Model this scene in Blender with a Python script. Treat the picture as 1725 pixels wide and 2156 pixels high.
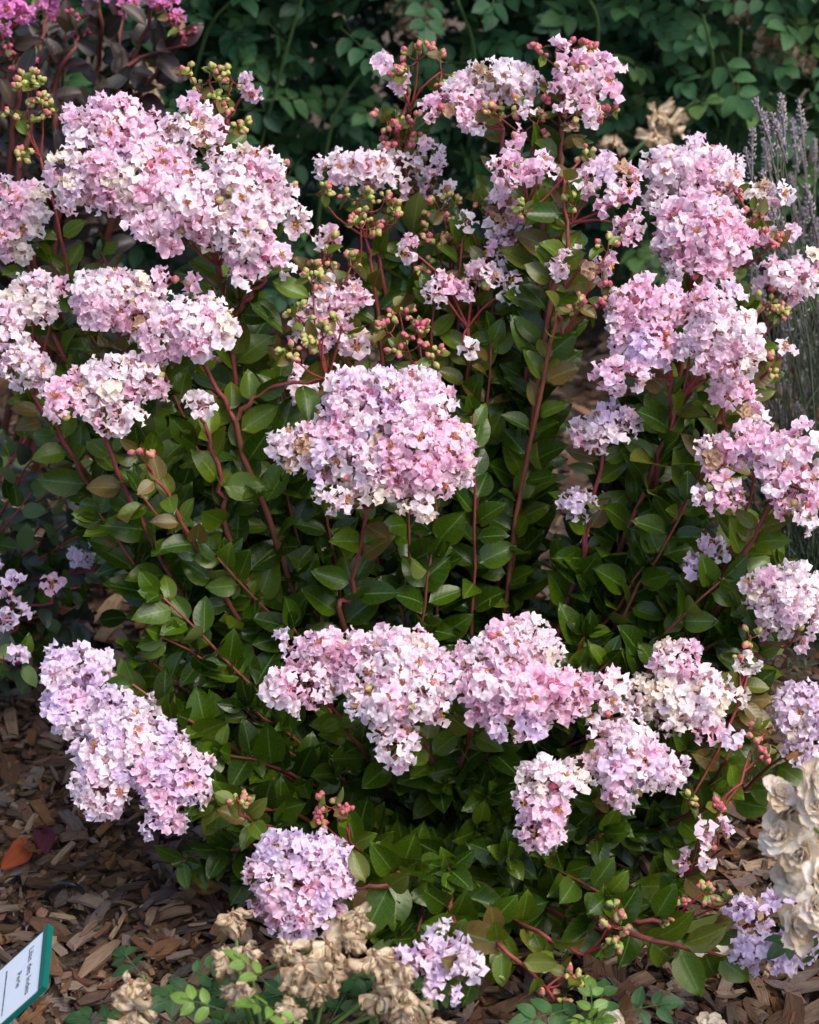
import bpy, math
import numpy as np
from mathutils import Matrix, Vector

# ------------------------------------------------------------------ clear
for o in list(bpy.data.objects):
    bpy.data.objects.remove(o, do_unlink=True)
scene = bpy.context.scene
COL = scene.collection

# ------------------------------------------------------------------ camera
CAM_H, PITCH, VFOV = 1.65, math.radians(30), math.radians(30)
cam_d = bpy.data.cameras.new("camera")
cam = bpy.data.objects.new("camera", cam_d)
COL.objects.link(cam)
cam.location = (0, 0, CAM_H)
cam.rotation_euler = (math.pi / 2 - PITCH, 0, 0)
cam_d.sensor_fit = 'VERTICAL'
cam_d.sensor_height = 36.0
cam_d.lens = 18.0 / math.tan(VFOV / 2)
cam_d.clip_start, cam_d.clip_end = 0.05, 1000
cam_d.dof.use_dof = True
cam_d.dof.focus_distance = 2.25
cam_d.dof.aperture_fstop = 6.3
scene.camera = cam

# ------------------------------------------------------------------ world, sun, exposure
SUN_EL, SUN_AZ = math.radians(58), math.radians(118)      # azimuth clockwise from +Y: right and behind the camera
world = bpy.data.worlds.new("World")
scene.world = world
world.use_nodes = True
wn, wl = world.node_tree.nodes, world.node_tree.links
wn.clear()
sky = wn.new('ShaderNodeTexSky')
sky.sky_type = 'NISHITA'
sky.sun_disc = False
sky.sun_elevation = SUN_EL
sky.sun_rotation = SUN_AZ
sky.air_density, sky.dust_density, sky.ozone_density = 1.0, 3.0, 1.0
wbg = wn.new('ShaderNodeBackground')
wbg.inputs['Strength'].default_value = 0.115
wout = wn.new('ShaderNodeOutputWorld')
wl.new(sky.outputs[0], wbg.inputs[0])
wl.new(wbg.outputs[0], wout.inputs[0])
sun_d = bpy.data.lights.new("sun", 'SUN')
sun_d.energy = 1.4
sun_d.angle = math.radians(40)
sun_d.color = (1.0, 0.93, 0.84)
sun = bpy.data.objects.new("sun", sun_d)
COL.objects.link(sun)
sdir = Vector((math.sin(SUN_AZ) * math.cos(SUN_EL), math.cos(SUN_AZ) * math.cos(SUN_EL), math.sin(SUN_EL)))
sun.rotation_euler = (-sdir).to_track_quat('-Z', 'Y').to_euler()
sun.location = sdir * 8
vs = scene.view_settings
vs.view_transform = 'Standard'
vs.look = 'None'
vs.gamma = 1.0
vs.exposure = 1.3
vs.use_curve_mapping = False

rng = np.random.default_rng(11)
U = lambda a, b: float(rng.uniform(a, b))
N = lambda s=1.0: float(rng.normal(0, s))

# ------------------------------------------------------------------ pixel <-> world (overview pixels 1725 x 2156)
TT = math.tan(VFOV / 2)
CP, SP = math.cos(PITCH), math.sin(PITCH)
CAMP = np.array([0, 0, CAM_H])


def ray(ox, oy):
    nx, ny = (ox - 862.5) / 1078 * TT, (1078 - oy) / 1078 * TT
    return np.array([nx, ny * SP + CP, ny * CP - SP])


def P(ox, oy, Y):
    d = ray(ox, oy)
    return CAMP + d * (Y / d[1])


def G(ox, oy, z=0.0):
    d = ray(ox, oy)
    return CAMP + d * ((z - CAM_H) / d[2])


def PXM(oy, Y):                       # metres per overview pixel there
    d = ray(862, oy)
    return (Y / d[1]) * TT / 1078


def project(v):
    r = v - CAMP
    w = r[..., 1] * CP - r[..., 2] * SP
    x = r[..., 0] / w
    y = (r[..., 1] * SP + r[..., 2] * CP) / w
    return 862.5 + x / TT * 1078, 1078 - y / TT * 1078, w


# ------------------------------------------------------------------ geometry tools
def unit(v):
    v = np.asarray(v, float)
    n = np.linalg.norm(v)
    return v / n if n > 1e-9 else np.array([0, 0, 1.0])


def geo(v, f, luv=None, tint=(1, 1, 1, 1)):
    v = np.asarray(v, float).reshape(-1, 3)
    f = np.asarray(f, int).reshape(-1, 3)
    luv = np.zeros((len(v), 3)) if luv is None else np.asarray(luv, float).reshape(-1, 3)
    t = np.asarray(tint, float)
    if t.ndim == 1:
        t = np.tile(t if len(t) == 4 else np.append(t, 1), (len(v), 1))
    if t.shape[1] == 3:
        t = np.hstack([t, np.ones((len(t), 1))])
    return dict(v=v, f=f, luv=luv, tint=t)


def join(gs):
    gs = [g for g in gs if g is not None and len(g['v'])]
    if not gs:
        return None
    off, fs = 0, []
    for g in gs:
        fs.append(g['f'] + off)
        off += len(g['v'])
    return dict(v=np.vstack([g['v'] for g in gs]), f=np.vstack(fs),
                luv=np.vstack([g['luv'] for g in gs]), tint=np.vstack([g['tint'] for g in gs]))


def xf(g, M, tint=None):
    r = dict(g)
    r['v'] = g['v'] @ M[:3, :3].T + M[:3, 3]
    if tint is not None:
        r['tint'] = np.clip(g['tint'] * np.append(np.asarray(tint[:3]), 1), 0, 1)
    return r


def shift(g, d):
    r = dict(g)
    r['v'] = g['v'] + np.asarray(d)
    return r


def frame(pos, axis, normal, scale=1.0, widen=1.0):
    """matrix: local +Y along axis, local +Z along normal"""
    y = unit(axis)
    n = np.asarray(normal, float)
    z = n - y * n.dot(y)
    if np.linalg.norm(z) < 1e-4:
        z = np.cross(y, [1, 0.2, 0.1])
    z = unit(z)
    x = np.cross(y, z)
    M = np.eye(4)
    M[:3, 0], M[:3, 1], M[:3, 2], M[:3, 3] = x * scale * widen, y * scale, z * scale, pos
    return M


def zframe(pos, normal, scale=1.0, roll=None):
    z = unit(normal)
    a = np.cross(z, unit(rng.normal(size=3)))
    return frame(pos, a, z, scale)


def tube(pts, radii, sides=6, tint=(1, 1, 1), tint2=None, cap=True):
    pts = np.asarray(pts, float)
    n = len(pts)
    radii = np.broadcast_to(np.asarray(radii, float), (n,)) if np.ndim(radii) <= 1 else radii
    T = np.gradient(pts, axis=0)
    T /= np.linalg.norm(T, axis=1, keepdims=True) + 1e-12
    ref = np.array([0.31, 0.9, 0.23]) if abs(T[0][1]) < 0.8 else np.array([0.95, 0.1, 0.2])
    v, luv = [], []
    a = np.arange(sides) * 2 * math.pi / sides
    for i in range(n):
        ref = unit(ref - T[i] * ref.dot(T[i]))
        b = np.cross(T[i], ref)
        v.append(pts[i] + radii[i] * (np.cos(a)[:, None] * ref + np.sin(a)[:, None] * b))
        luv.append(np.column_stack([a / 6.283, np.full(sides, i / max(n - 1, 1)), np.zeros(sides)]))
    v = np.vstack(v)
    f = []
    for i in range(n - 1):
        for k in range(sides):
            p, q = i * sides + k, i * sides + (k + 1) % sides
            f += [(p, q, q + sides), (p, q + sides, p + sides)]
    luv = np.vstack(luv)
    t = np.tile(np.append(tint, 1.0), (len(v), 1))
    if tint2 is not None:
        k = luv[:, 1:2]
        t = np.hstack([np.asarray(tint) * (1 - k) + np.asarray(tint2) * k, np.ones((len(v), 1))])
    if cap:
        e = len(v)
        v = np.vstack([v, pts[-1] + T[-1] * radii[-1] * 0.5])
        t = np.vstack([t, t[-1]])
        luv = np.vstack([luv, luv[-1]])
        b0 = (n - 1) * sides
        f += [(b0 + k, b0 + (k + 1) % sides, e) for k in range(sides)]
    return geo(v, f, luv, t)


def smooth(pts, m):
    """Catmull-Rom through points, m samples"""
    p = np.asarray(pts, float)
    p = np.vstack([2 * p[0] - p[1], p, 2 * p[-1] - p[-2]])
    seg = len(p) - 3
    out = []
    for s in np.linspace(0, seg - 1e-6, m):
        i = int(s)
        t = s - i
        a, b, c, d = p[i:i + 4]
        out.append(0.5 * ((2 * b) + (c - a) * t + (2 * a - 5 * b + 4 * c - d) * t * t + (3 * b - a - 3 * c + d) * t ** 3))
    return np.array(out)


def make_mesh(name, g, mat, smooth_shade=True):
    me = bpy.data.meshes.new(name)
    nv, nf = len(g['v']), len(g['f'])
    me.vertices.add(nv)
    me.vertices.foreach_set('co', g['v'].astype(np.float32).ravel())
    me.loops.add(nf * 3)
    me.loops.foreach_set('vertex_index', g['f'].astype(np.int32).ravel())
    me.polygons.add(nf)
    me.polygons.foreach_set('loop_start', np.arange(0, nf * 3, 3, dtype=np.int32))
    me.polygons.foreach_set('use_smooth', np.full(nf, smooth_shade))
    a = me.attributes.new('luv', 'FLOAT_VECTOR', 'POINT')
    a.data.foreach_set('vector', g['luv'].astype(np.float32).ravel())
    a = me.attributes.new('tint', 'FLOAT_COLOR', 'POINT')
    a.data.foreach_set('color', g['tint'].astype(np.float32).ravel())
    me.update(calc_edges=True)
    me.validate()
    if mat:
        me.materials.append(mat)
    return me


def link(name, me, parent=None, M=None):
    o = bpy.data.objects.new(name, me)
    COL.objects.link(o)
    if parent is not None:
        o.parent = parent
    if M is not None:
        o.matrix_basis = Matrix(M.tolist())
    return o


def tag(o, label, cat, group=None, kind=None):
    if label:
        o['label'] = label
    if cat:
        o['category'] = cat
    if group:
        o['group'] = group
    if kind:
        o['kind'] = kind
    return o


def thing(name, loc, label, cat, group=None):
    o = bpy.data.objects.new(name, None)
    COL.objects.link(o)
    o.location = tuple(loc)
    o.empty_display_size = 0.05
    return tag(o, label, cat, group)


# ------------------------------------------------------------------ materials
def new_mat(name):
    m = bpy.data.materials.new(name)
    m.use_nodes = True
    nt = m.node_tree
    nt.nodes.clear()
    out = nt.nodes.new('ShaderNodeOutputMaterial')
    return m, nt, out


def nd(nt, t, **kw):
    n = nt.nodes.new(t)
    for k, v in kw.items():
        setattr(n, k, v)
    return n


def mixc(nt, fac, a, b, blend='MIX'):
    m = nd(nt, 'ShaderNodeMix', data_type='RGBA', blend_type=blend)
    for s, v in ((0, fac), (6, a), (7, b)):
        if hasattr(v, 'links') or hasattr(v, 'is_linked'):
            nt.links.new(v, m.inputs[s])
        else:
            m.inputs[s].default_value = v if s == 0 else tuple(v) + ((1,) if len(v) == 3 else ())
    return m.outputs[2]


def mth(nt, op, a, b=None, c=None):
    m = nd(nt, 'ShaderNodeMath', operation=op)
    for i, v in enumerate((a, b, c)):
        if v is None:
            continue
        if hasattr(v, 'is_linked'):
            nt.links.new(v, m.inputs[i])
        else:
            m.inputs[i].default_value = v
    return m.outputs[0]


def ramp(nt, x, lo, hi):
    m = nd(nt, 'ShaderNodeMapRange')
    nt.links.new(x, m.inputs[0])
    m.inputs[1].default_value, m.inputs[2].default_value = lo, hi
    return m.outputs[0]


def attr(nt, name):
    return nd(nt, 'ShaderNodeAttribute', attribute_name=name)


def noise(nt, scale, detail=3.0, vec=None, rough=0.5):
    n = nd(nt, 'ShaderNodeTexNoise')
    n.inputs['Scale'].default_value = scale
    n.inputs['Detail'].default_value = detail
    n.inputs['Roughness'].default_value = rough
    if vec is None:
        vec = nd(nt, 'ShaderNodeTexCoord').outputs['Object']
    nt.links.new(vec, n.inputs['Vector'])
    return n.outputs[0]


def leaf_material(name, edge=(0.16, 0.06, 0.02), under=(0.13, 0.15, 0.05), rib=(0.16, 0.26, 0.07), rough=0.33, trans=0.18, edge_amt=0.8, spec=0.5):
    """glossy leaf: luv.x across -1..1, luv.y along 0..1; tint = upper side colour"""
    m, nt, out = new_mat(name)
    lu = attr(nt, 'luv')
    sep = nd(nt, 'ShaderNodeSeparateXYZ')
    nt.links.new(lu.outputs['Vector'], sep.inputs[0])
    ax = mth(nt, 'ABSOLUTE', sep.outputs[0])
    ti = attr(nt, 'tint').outputs['Color']
    geo_n = nd(nt, 'ShaderNodeNewGeometry')
    oi = nd(nt, 'ShaderNodeObjectInfo')
    nz = noise(nt, 55.0, 3)
    var = ramp(nt, nz, 0.25, 0.75)
    c = mixc(nt, var, (0.68, 0.74, 0.7), (1.28, 1.24, 1.1))
    col = mixc(nt, 1.0, ti, c, 'MULTIPLY')
    # side veins and midrib
    wv = mth(nt, 'SINE', mth(nt, 'MULTIPLY', mth(nt, 'SUBTRACT', sep.outputs[1], mth(nt, 'MULTIPLY', ax, 0.22)), 42.0))
    vein = mth(nt, 'MULTIPLY', ramp(nt, wv, 0.85, 1.0), 0.10)
    col = mixc(nt, vein, col, rib)
    mid = mth(nt, 'MULTIPLY', ramp(nt, ax, 0.085, 0.03), 0.4)
    col = mixc(nt, mid, col, rib)
    und = mixc(nt, mid, mixc(nt, 0.45, under, ti), rib)
    col = mixc(nt, geo_n.outputs['Backfacing'], col, und)
    e = mth(nt, 'MULTIPLY', ramp(nt, ax, 0.93, 0.985), edge_amt)
    col = mixc(nt, e, col, edge)
    pb = nd(nt, 'ShaderNodeBsdfPrincipled')
    nt.links.new(col, pb.inputs['Base Color'])
    rr = mth(nt, 'ADD', mth(nt, 'MULTIPLY', nz, 0.25), rough - 0.1)
    rr = mth(nt, 'ADD', rr, mth(nt, 'MULTIPLY', geo_n.outputs['Backfacing'], 0.25))
    nt.links.new(rr, pb.inputs['Roughness'])
    pb.inputs['Specular IOR Level'].default_value = spec
    bp = nd(nt, 'ShaderNodeBump')
    bp.inputs['Strength'].default_value = 0.22
    bp.inputs['Distance'].default_value = 0.001
    h = mth(nt, 'ADD', mth(nt, 'MULTIPLY', wv, 0.15), nz)
    nt.links.new(h, bp.inputs['Height'])
    nt.links.new(bp.outputs[0], pb.inputs['Normal'])
    tr = nd(nt, 'ShaderNodeBsdfTranslucent')
    tc = mixc(nt, 1.0, col, (1.5, 1.6, 0.6), 'MULTIPLY')
    nt.links.new(tc, tr.inputs[0])
    mx = nd(nt, 'ShaderNodeMixShader')
    mx.inputs[0].default_value = trans
    nt.links.new(pb.outputs[0], mx.inputs[1])
    nt.links.new(tr.outputs[0], mx.inputs[2])
    nt.links.new(mx.outputs[0], out.inputs[0])
    return m


def tint_material(name, rough=0.6, trans=0.0, nscale=60.0, namt=0.25, bump=0.2, spec=0.3, stretch=None, rand=0.0):
    m, nt, out = new_mat(name)
    ti = attr(nt, 'tint').outputs['Color']
    vec = nd(nt, 'ShaderNodeTexCoord').outputs['Object']
    if stretch:
        mp = nd(nt, 'ShaderNodeMapping')
        mp.inputs['Scale'].default_value = stretch
        lu = attr(nt, 'luv').outputs['Vector']
        nt.links.new(lu, mp.inputs[0])
        vec = mp.outputs[0]
    nz = noise(nt, nscale, 4, vec)
    c = mixc(nt, ramp(nt, nz, 0.28, 0.72), (1 - namt,) * 3, (1 + namt,) * 3)
    col = mixc(nt, 1.0, ti, c, 'MULTIPLY')
    pb = nd(nt, 'ShaderNodeBsdfPrincipled')
    nt.links.new(col, pb.inputs['Base Color'])
    pb.inputs['Roughness'].default_value = rough
    pb.inputs['Specular IOR Level'].default_value = spec
    bp = nd(nt, 'ShaderNodeBump')
    bp.inputs['Strength'].default_value = bump
    bp.inputs['Distance'].default_value = 0.002
    nt.links.new(nz, bp.inputs['Height'])
    nt.links.new(bp.outputs[0], pb.inputs['Normal'])
    if trans > 0:
        tr = nd(nt, 'ShaderNodeBsdfTranslucent')
        nt.links.new(col, tr.inputs[0])
        mx = nd(nt, 'ShaderNodeMixShader')
        mx.inputs[0].default_value = trans
        nt.links.new(pb.outputs[0], mx.inputs[1])
        nt.links.new(tr.outputs[0], mx.inputs[2])
        nt.links.new(mx.outputs[0], out.inputs[0])
    else:
        nt.links.new(pb.outputs[0], out.inputs[0])
    return m


M_LEAF = leaf_material("myrtle_leaf", rough=0.25, spec=0.32, under=(0.13, 0.15, 0.04), edge=(0.10, 0.05, 0.012), edge_amt=0.5)
M_ROSELEAF = leaf_material("rose_leaf", edge=(0.05, 0.09, 0.04), under=(0.09, 0.13, 0.08), rib=(0.07, 0.17, 0.08), rough=0.5, trans=0.2, edge_amt=0.2, spec=0.25)
M_DARKLEAF = leaf_material("dark_leaf", edge=(0.10, 0.03, 0.025), under=(0.17, 0.12, 0.06), rib=(0.10, 0.05, 0.04), rough=0.42, trans=0.08, edge_amt=0.6)
M_YOUNGLEAF = leaf_material("young_rose_leaf", edge=(0.25, 0.09, 0.03), under=(0.22, 0.30, 0.08), rib=(0.3, 0.42, 0.12), rough=0.4, trans=0.3, edge_amt=0.5)
M_PETAL = tint_material("petal", rough=0.75, trans=0.5, nscale=240.0, namt=0.06, bump=0.25, spec=0.2)
M_ROSEPETAL = tint_material("rose_petal", rough=0.7, trans=0.38, nscale=170.0, namt=0.14, bump=0.5, spec=0.25)
M_STEM = tint_material("stem_bark", rough=0.55, nscale=6.0, namt=0.3, bump=0.4, stretch=(3.0, 6.0, 1.0))
M_BUD = tint_material("bud", rough=0.45, nscale=300.0, namt=0.12, bump=0.2, spec=0.4)
M_CHIP = tint_material("wood_chip", rough=0.85, nscale=3.0, namt=0.42, bump=0.9, spec=0.15, stretch=(7.0, 1.1, 3.0))
M_LAV = tint_material("lavender", rough=0.8, nscale=300.0, namt=0.2, bump=0.2, spec=0.15)


def plain(name, col, rough=0.5, spec=0.4, namt=0.06, nscale=80.0):
    m, nt, out = new_mat(name)
    nz = noise(nt, nscale, 3)
    c = mixc(nt, nz, tuple(x * (1 - namt) for x in col), tuple(min(1, x * (1 + namt)) for x in col))
    pb = nd(nt, 'ShaderNodeBsdfPrincipled')
    nt.links.new(c, pb.inputs['Base Color'])
    pb.inputs['Roughness'].default_value = rough
    pb.inputs['Specular IOR Level'].default_value = spec
    nt.links.new(pb.outputs[0], out.inputs[0])
    return m


M_CARD = plain("label_card", (0.72, 0.76, 0.82), 0.35)
M_TEAL = plain("label_holder", (0.0, 0.105, 0.085), 0.35)
M_INK = plain("label_ink", (0.02, 0.022, 0.025), 0.6)
M_TUBE = plain("black_tubing", (0.012, 0.012, 0.014), 0.35)
M_STAKE = plain("label_stake", (0.25, 0.26, 0.27), 0.4)

# soil
M_SOIL, nt, out = new_mat("mulch_soil")
n1 = noise(nt, 14.0, 8, rough=0.7)
n2 = noise(nt, 120.0, 5, rough=0.6)
c = mixc(nt, ramp(nt, n1, 0.3, 0.7), (0.022, 0.014, 0.009), (0.075, 0.048, 0.03))
c = mixc(nt, ramp(nt, n2, 0.35, 0.75), c, (0.13, 0.09, 0.06))
pb = nd(nt, 'ShaderNodeBsdfPrincipled')
nt.links.new(c, pb.inputs['Base Color'])
pb.inputs['Roughness'].default_value = 0.95
bp = nd(nt, 'ShaderNodeBump')
bp.inputs['Strength'].default_value = 0.8
bp.inputs['Distance'].default_value = 0.01
nt.links.new(n2, bp.inputs['Height'])
nt.links.new(bp.outputs[0], pb.inputs['Normal'])
nt.links.new(pb.outputs[0], out.inputs[0])


# ------------------------------------------------------------------ templates
def leaf_geo(w=0.56, fold=0.22, curl=0.18, ruffle=0.02, cols=4, rows=6, tip=1.0, tint=(0.04, 0.09, 0.015), twist=0.0, petiole=0.04):
    v, luv = [], []
    us = np.linspace(-1, 1, cols + 1)
    ph = U(0, 6)
    for j in range(rows + 1):
        t = j / rows
        s = math.sin(math.pi * t ** 0.80) if 0 < t < 1 else 0.0
        hw = 0.5 * w * max(s, 0) ** 0.72
        if t > 0.8:
            hw *= 1 - 0.25 * (t - 0.8) / 0.2 * tip
        hw = max(hw, 0.006)
        for u in us:
            x = u * hw
            z = fold * abs(u) ** 1.3 * hw - curl * (t - 0.1) ** 2 + ruffle * math.sin(7 * t + ph) * abs(u) + twist * x * t
            v.append((x, petiole + t * (1 - petiole), z))
            luv.append((u, t, 0))
    f = []
    c1 = cols + 1
    for j in range(rows):
        for i in range(cols):
            a = j * c1 + i
            f += [(a, a + 1, a + c1 + 1), (a, a + c1 + 1, a + c1)]
    g = geo(v, f, luv, tint)
    pet = geo([(-0.012, 0, 0), (0.012, 0, 0), (0, petiole + 0.03, -0.004), (0, petiole + 0.03, 0.01)], [(0, 1, 3), (1, 0, 2)], None,
              (0.2, 0.09, 0.04))
    return join([g, pet])


def flower_geo(tints, fresh, n=12, spread=1.0, seed=0):
    """six ruffled petals on narrow claws, stamens, calyx; radius about 0.021 m, facing +Z"""
    inner, outer, claw = [np.array(t) for t in tints]
    gs = []
    r0 = 0.0
    for k in range(6):
        a = k * math.pi / 3 + N(0.13)
        el = math.radians(U(0, 58))
        d = np.array([math.cos(a) * math.cos(el), math.sin(a) * math.cos(el), math.sin(el)])
        L = U(0.0115, 0.0165) * spread
        c = d * L
        rad = U(0.0060, 0.0084)
        nrm = unit(np.array([0, 0, 1.0]) * U(0.7, 1.1) - d * U(-0.5, 0.45) + rng.normal(size=3) * 0.5)
        side = unit(np.cross(nrm, d))
        fw = np.cross(side, nrm)
        ph, ph2 = U(0, 6.28), U(0, 6.28)
        v, lu, tn = [c], [(0, 0, 0)], [inner]
        for ring, rr in ((0, 0.55), (1, 1.0)):
            for i in range(n):
                b = i * 2 * math.pi / n
                q = rr * rad * ((1 + 0.17 * math.sin(6 * b + ph2) + N(0.07)) if ring else U(0.88, 1.12))
                z = (0.30 * math.sin(2 * b + ph2) + 0.42 * math.sin(4 * b + ph)) * rad * rr * (1.0 if ring else 0.6) + N(0.07) * rad * rr
                v.append(c + q * (math.cos(b) * fw * 0.92 + math.sin(b) * side * 1.12) + nrm * z)
                lu.append((rr, b / 6.28, 0))
                tn.append(inner * (0.45 if ring == 0 else 0.0) + outer * (0.55 if ring == 0 else 1.0))
        f = []
        for i in range(n):
            j = (i + 1) % n
            f += [(0, 1 + i, 1 + j), (1 + i, 1 + n + i, 1 + n + j), (1 + i, 1 + n + j, 1 + j)]
        gs.append(geo(v, f, lu, np.array(tn)))
        w = 0.0011
        gs.append(geo([-side * w, side * w, c + side * w, c - side * w], [(0, 1, 2), (0, 2, 3)], None, 0.45 * claw + 0.55 * inner))
    # calyx
    cv = [(0, 0, -0.0075)] + [(0.0042 * math.cos(i * 1.047), 0.0042 * math.sin(i * 1.047), -0.0015) for i in range(6)]
    gs.append(geo(cv, [(0, 1 + (i + 1) % 6, 1 + i) for i in range(6)], None, (0.42, 0.28, 0.16)))
    # stamens
    sc = (0.78, 0.40, 0.04) if fresh else (0.55, 0.30, 0.16)
    for i in range(12 if fresh else 3):
        a, el = U(0, 6.28), math.radians(U(35, 88))
        d = np.array([math.cos(a) * math.cos(el), math.sin(a) * math.cos(el), math.sin(el)])
        s = unit(np.cross(d, rng.normal(size=3)))
        L = U(0.006, 0.010)
        e = d * L
        gs.append(geo([s * 0.0004, -s * 0.0004, e], [(0, 1, 2)], None, (0.55, 0.2, 0.12)))
        k = 0.0017 if fresh else 0.001
        t2 = np.cross(d, s)
        gs.append(geo([e + s * k, e - s * k * 0.5 + t2 * k, e - s * k * 0.5 - t2 * k, e + d * k * 1.2], [(0, 1, 3), (1, 2, 3), (2, 0, 3), (0, 2, 1)], None, sc))
    return join(gs)


def bud_geo(kind):
    """ridged round bud 1 unit in diameter, +Z tip"""
    cols = dict(green=((0.22, 0.32, 0.06), (0.32, 0.38, 0.09), (0.42, 0.30, 0.11)),
                blush=((0.27, 0.31, 0.08), (0.40, 0.24, 0.11), (0.50, 0.10, 0.13)),
                pink=((0.26, 0.15, 0.06), (0.38, 0.09, 0.09), (0.48, 0.09, 0.15)),
                magenta=((0.12, 0.03, 0.03), (0.25, 0.04, 0.06), (0.40, 0.06, 0.14)))[kind]
    prof = [(0.0, -0.62, 0), (0.20, -0.5, 0), (0.42, -0.22, 0), (0.5, 0.08, 1), (0.38, 0.36, 2), (0.16, 0.58, 2), (0.0, 0.70, 2)]
    n = 8
    v, tn, f = [], [], []
    for j, (r, z, c) in enumerate(prof):
        for i in range(n):
            a = i * 6.2832 / n
            q = r * (1.10 if i % 2 else 0.90)
            v.append((q * math.cos(a), q * math.sin(a), z))
            tn.append(np.array(cols[c]) * (1.1 if i % 2 else 0.8))
    for j in range(len(prof) - 1):
        for i in range(n):
            a, b = j * n + i, j * n + (i + 1) % n
            if j > 0:
                f.append((a, b, b + n))
            if j < len(prof) - 2:
                f.append((a, b + n, a + n))
            elif j == len(prof) - 2:
                pass
    return geo(v, f, None, np.array(tn))


def petal_geo(w=1.0, L=1.0, crumple=0.12, cup=0.35, inner=(0.7, 0.6, 0.45), rim=(0.45, 0.25, 0.10), n=7, m=7, rimw=0.8, mottle=0.0, roll=0.0):
    """rose petal along +Y, cupped towards +Z; roll curls the sides in"""
    v, lu, tn, f = [], [], [], []
    ph = rng.uniform(0, 6.28, 6)
    inner, rim = np.array(inner), np.array(rim)
    for j in range(m + 1):
        t = j / m
        hw = 0.5 * w * (0.22 + 0.78 * math.sin(min(1, t * 1.15) * math.pi * 0.58)) * (1 - 0.35 * max(0, t - 0.8) / 0.2)
        for i in range(n + 1):
            u = -1 + 2 * i / n
            ra = roll * u * (0.4 + t)
            x = hw * (math.sin(ra) / roll / (0.4 + t) if roll else u)
            y = L * (t - 0.10 * u * u * t)
            z = cup * (u * u * hw * 1.1 + t * t * 0.35 * L) + (hw * (1 - math.cos(ra)) / roll if roll else 0)
            z += crumple * L * (math.sin(5 * t + 3.2 * u + ph[0]) * 0.5 + math.sin(6.5 * u - 4 * t + ph[1]) * 0.45 + math.sin(9 * t + ph[2] + 5 * u) * 0.3) * (0.25 + t)
            x += crumple * L * (0.6 * math.sin(7 * t + ph[3]) + 0.3 * math.sin(9 * u + 6 * t + ph[5])) * t
            y += crumple * L * 0.5 * math.sin(6 * u + ph[4]) * t
            v.append((x, y, z))
            lu.append((u, t, 0))
            e = min(1, max(abs(u) ** 5, t ** 7) * rimw + mottle * max(0, N(1)))
            tn.append(inner * (1 - e) + rim * e)
    for j in range(m):
        for i in range(n):
            a = j * (n + 1) + i
            f += [(a, a + 1, a + n + 2), (a, a + n + 2, a + n + 1)]
    return geo(v, f, lu, np.array(tn))


# myrtle leaf variants: tint x shape
LEAF_TINTS = dict(deep=(0.020, 0.049, 0.002), mid=(0.039, 0.079, 0.0025), light=(0.066, 0.108, 0.004), olive=(0.095, 0.105, 0.013), bronze=(0.120, 0.080, 0.022))
LEAF_T = {}
for k, t in LEAF_TINTS.items():
    LEAF_T[k] = [leaf_geo(w=w, fold=fo, curl=cu, ruffle=ru, tint=tuple(np.array(t) * U(0.88, 1.12)), twist=tw)
                 for (w, fo, cu, ru, tw) in ((0.60, 0.28, 0.16, 0.015, 0.1), (0.66, 0.36, 0.24, 0.03, -0.15), (0.56, 0.48, 0.10, 0.02, 0.2), (0.62, 0.18, 0.34, 0.03, 0.0), (0.58, 0.40, -0.08, 0.02, -0.1))]
DARK_T = dict(purple=[leaf_geo(w=w, fold=fo, curl=cu, tint=t) for (w, fo, cu, t) in
                      ((0.5, 0.3, 0.15, (0.014, 0.009, 0.010)), (0.55, 0.4, 0.25, (0.020, 0.011, 0.011)), (0.5, 0.25, 0.05, (0.012, 0.013, 0.011)), (0.48, 0.5, 0.2, (0.035, 0.022, 0.013)))],
              slate=[leaf_geo(w=w, fold=fo, curl=cu, tint=t) for (w, fo, cu, t) in
                     ((0.6, 0.3, 0.15, (0.018, 0.032, 0.022)), (0.62, 0.4, 0.25, (0.024, 0.045, 0.026)), (0.6, 0.2, 0.2, (0.05, 0.10, 0.02)))])

FLOWER_COL = dict(
    pink=[((0.92, 0.50, 0.68), (0.95, 0.70, 0.82), (0.6, 0.12, 0.3)), ((0.92, 0.57, 0.73), (0.95, 0.77, 0.86), (0.6, 0.12, 0.3))],
    pale=[((0.92, 0.70, 0.79), (0.96, 0.87, 0.91), (0.5, 0.10, 0.2)), ((0.92, 0.75, 0.82), (0.96, 0.90, 0.92), (0.5, 0.10, 0.2))],
    cream=[((0.90, 0.76, 0.62), (0.95, 0.88, 0.77), (0.45, 0.14, 0.12)), ((0.90, 0.78, 0.71), (0.95, 0.89, 0.84), (0.45, 0.14, 0.12))],
    lilac=[((0.80, 0.58, 0.83), (0.89, 0.77, 0.93), (0.45, 0.1, 0.3)), ((0.84, 0.64, 0.83), (0.92, 0.82, 0.93), (0.45, 0.1, 0.28))],  # own colour on the left neighbour; painted shade tone on low main-bush heads
    spent=[((0.46, 0.26, 0.15), (0.62, 0.44, 0.30), (0.3, 0.1, 0.06))],
    magenta=[((0.76, 0.16, 0.50), (0.86, 0.36, 0.68), (0.35, 0.02, 0.12))])
FLOWER_T = {}
for k, cols in FLOWER_COL.items():
    FLOWER_T[k] = [flower_geo(cols[i % len(cols)], fresh=(i % 3 == 0 and k in ('pink', 'pale', 'magenta')), spread=dict(cream=0.88, spent=0.6).get(k, 1.0)) for i in range(6)]
BUD_T = {k: bud_geo(k) for k in ('green', 'blush', 'pink', 'magenta')}

MESH_CACHE = {}


def shared(prefix, key, i, g, mat):
    k = (prefix, key, i)
    if k not in MESH_CACHE:
        MESH_CACHE[k] = make_mesh(prefix, g, mat)
    return MESH_CACHE[k]


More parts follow.
